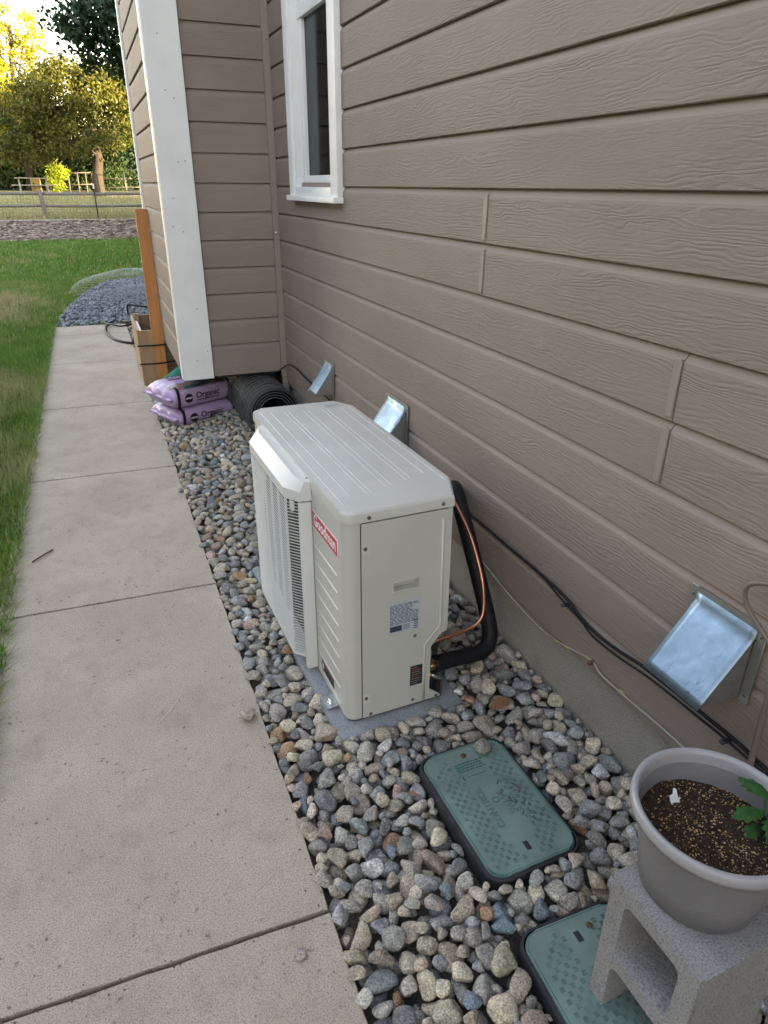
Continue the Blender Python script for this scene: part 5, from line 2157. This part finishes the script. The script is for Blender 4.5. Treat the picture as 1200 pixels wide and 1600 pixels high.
# ------------------------------------------------------------------ trees
def tree(name, label, base, trunk, lobes, nclump, per, spread, leaf, mat, cat='tree', group=None, limbs=8, seed=1, trunk_r=.3, bark='bark'):
    """trunk: polyline rel. to base; lobes: [(cx,cy,cz,rx,ry,rz)] rel. to base"""
    r_ = np.random.default_rng(seed)
    e = empty(name, base)
    tag(e, label, cat, group)
    T = smooth_pts(trunk, 4)
    rad = [trunk_r * (1.25 - .95 * i / (len(T) - 1)) if i else trunk_r * 1.5 for i in range(len(T))]
    v, f = tube_arrays(T, rad, 10)
    tr_ = poly_obj('trunk', v, f, M[bark], e)
    vol = np.array([l[3] * l[4] * l[5] for l in lobes]); vol = vol / vol.sum()
    cl = []
    while len(cl) < nclump:
        l = lobes[r_.choice(len(lobes), p=vol)]
        d = r_.normal(size=3); d /= np.linalg.norm(d)
        rr__ = r_.uniform(.25, 1.0) ** .5
        cl.append(np.array(l[:3]) + d * rr__ * np.array(l[3:]))
    cl = np.array(cl)
    # limbs to some clumps
    top = np.array(T[-1]); mid = np.array(T[len(T) // 2])
    for k in range(limbs):
        c = cl[r_.integers(len(cl))]
        s = np.array(T[r_.integers(len(T) // 2, len(T))])
        m1 = s + (c - s) * .45 + np.array([0, 0, .12 * np.linalg.norm(c - s)])
        lr = trunk_r * .30
        P = smooth_pts([tuple(s), tuple(m1), tuple(c)], 4)
        v, f = tube_arrays(P, [lr * (1 - .8 * i / (len(P) - 1)) for i in range(len(P))], 6)
        poly_obj('limb', v, f, M[bark], tr_)
    n = nclump * per
    ctr = np.repeat(cl, per, 0)
    sz = np.repeat(r_.uniform(.55, 1.25, nclump), per)[:, None]
    p = ctr + r_.normal(size=(n, 3)) * spread * sz * np.array([1, 1, .7])
    a = r_.normal(size=(n, 3)); a /= np.linalg.norm(a, axis=1)[:, None]
    b = r_.normal(size=(n, 3)); b = np.cross(a, b); b /= np.linalg.norm(b, axis=1)[:, None]
    s = r_.uniform(.6, 1.3, n)[:, None] * leaf
    V = np.stack([p - a * s, p + b * s * .5, p + a * s, p - b * s * .5], 1).reshape(-1, 3)
    arrays('crown', V, np.arange(n * 4).reshape(n, 4), M[mat], e)
    return e


g40 = gz(40)
tree('shade_tree', 'big olive-green spreading tree with a stout trunk behind the fence', (.95, 40.0, g40), [(0, 0, -.2), (.02, 0, .8), (.2, 0, 1.8), (.1, .1, 3.2), (-.1, 0, 4.4)],
     [(-.6, 0, 4.4, 2.3, 2.2, 1.5), (-2.4, .2, 3.4, 1.8, 1.8, 1.1), (1.2, .2, 4.3, 1.6, 1.6, 1.5), (-.9, -.6, 2.5, 2.2, 1.6, .7), (-3.2, 0, 2.1, 1.3, 1.5, .8), (1.6, 0, 2.6, .9, 1.0, .8)], 300, 110, .30, .085, 'leaf_main', limbs=16, seed=3, trunk_r=.26)
tree('golden_tree', 'tall golden sunlit tree rising against the sky at far left', (-2.6, 50.0, gz(50)), [(0, 0, -.2), (.1, 0, 3), (.2, 0, 6), (.5, 0, 8.2)],
     [(.2, 0, 7.2, 1.5, 1.4, 1.3), (-.1, 0, 8.7, 1.1, 1.0, .8), (1.4, 0, 7.6, .9, 1, 1.3), (-.9, 0, 6.0, 1.3, 1.3, 1.0), (.4, 0, 5.0, 1.7, 1.5, 1.0)], 120, 90, .28, .09, 'leaf_sungold', group='trees beyond the pasture', limbs=10, seed=5, trunk_r=.2)
tree('golden_tree', 'broad tree with sun gold put into its leaves, filling the left edge below the tall one', (-5.2, 46.0, gz(46)), [(0, 0, -.2), (0, 0, 2), (.2, 0, 4.2)],
     [(.3, 0, 4.4, 2.2, 1.8, 1.6), (1.9, 0, 3.9, 1.6, 1.5, 1.4), (-1.5, 0, 3.6, 1.6, 1.5, 1.6)], 190, 100, .32, .09, 'leaf_sungold', group='trees beyond the pasture', limbs=8, seed=6, trunk_r=.22)
tree('golden_tree', 'leafy tree with sun gold put into its leaves, behind the big shade tree near the house corner', (4.4, 47.0, gz(47)), [(0, 0, -.2), (0, 0, 2), (.1, 0, 4.2)],
     [(-.2, 0, 4.6, 1.9, 1.6, 1.7), (-1.4, 0, 5.3, 1.6, 1.4, 1.0), (1.0, 0, 4.0, 1.6, 1.5, 1.8), (-.4, 0, 2.8, 1.5, 1.3, 1.2)], 190, 100, .32, .09, 'leaf_sungold', group='trees beyond the pasture', limbs=8, seed=8, trunk_r=.22)
tree('dark_tree', 'dark green shaded tree hanging in from behind the house corner', (2.0, 15.5, gz(15.5)), [(0, 0, -.2), (0, 0, 2.0), (-.1, 0, 3.4), (-.2, 0, 4.4)],
     [(-.8, 0, 4.2, .95, .9, .60), (-1.25, 0, 3.85, .62, .6, .42), (-.1, 0, 4.0, .9, .8, .65), (-1.6, 0, 4.0, .40, .4, .36), (-.6, 0, 3.5, .6, .5, .3)], 170, 52, .13, .060, 'leaf_dark', limbs=9, seed=9, trunk_r=.11)
tree('evergreen_tree', 'dense blue-green tree right of the big trunk', (3.9, 43.5, gz(43.5)), [(0, 0, -.2), (0, 0, 1.5), (0, 0, 3)],
     [(-.5, 0, 2.2, 1.2, 1.1, 1.5), (.4, 0, 1.4, 1.4, 1.1, 1.3), (1.2, 0, 2.4, 1.3, 1.1, 1.6)], 140, 100, .25, .085, 'leaf_dark', limbs=5, seed=10, trunk_r=.15)
HB = ['dense dark hedge tree behind the picnic table, leftmost', 'dense dark hedge tree left of the picnic table', 'dense dark hedge tree directly behind the sun-tinted shrub', 'dense dark hedge tree left of the big trunk', 'dense dark hedge tree right behind the big trunk', 'dense dark hedge tree nearest the house corner']
for k, x in enumerate((-8.0, -5.6, -3.2, -.9, 1.6, 4.2)):
    tree('hedge_tree', HB[k], (x, 51 + (k % 2) * 1.2, gz(51)), [(0, 0, -.2), (0, 0, 1.0), (.1, 0, 2.2)],
         [(0, 0, 1.6, 1.6, 1.0, 1.5), (.5, 0, 2.9, 1.5, 1.0, 1.2), (-.6, 0, .7, 1.5, .9, .8), (.6, 0, .5, 1.3, .9, .6)], 170, 90, .32, .10, 'leaf_hedge', group='dark hedge trees along the back', limbs=3, seed=20 + k, trunk_r=.14)
tree('sun_tinted_shrub', 'shrub beside the picnic table, sunlight put into its lime-yellow leaves', (-.85, 43.2, gz(43.2)), [(0, 0, -.1), (0, 0, .5), (.05, 0, 1.0)],
     [(0, 0, .95, .42, .4, .55), (-.2, 0, .5, .4, .4, .4)], 40, 60, .12, .06, 'leaf_sunlit', 'shrub', limbs=3, seed=31, trunk_r=.05)
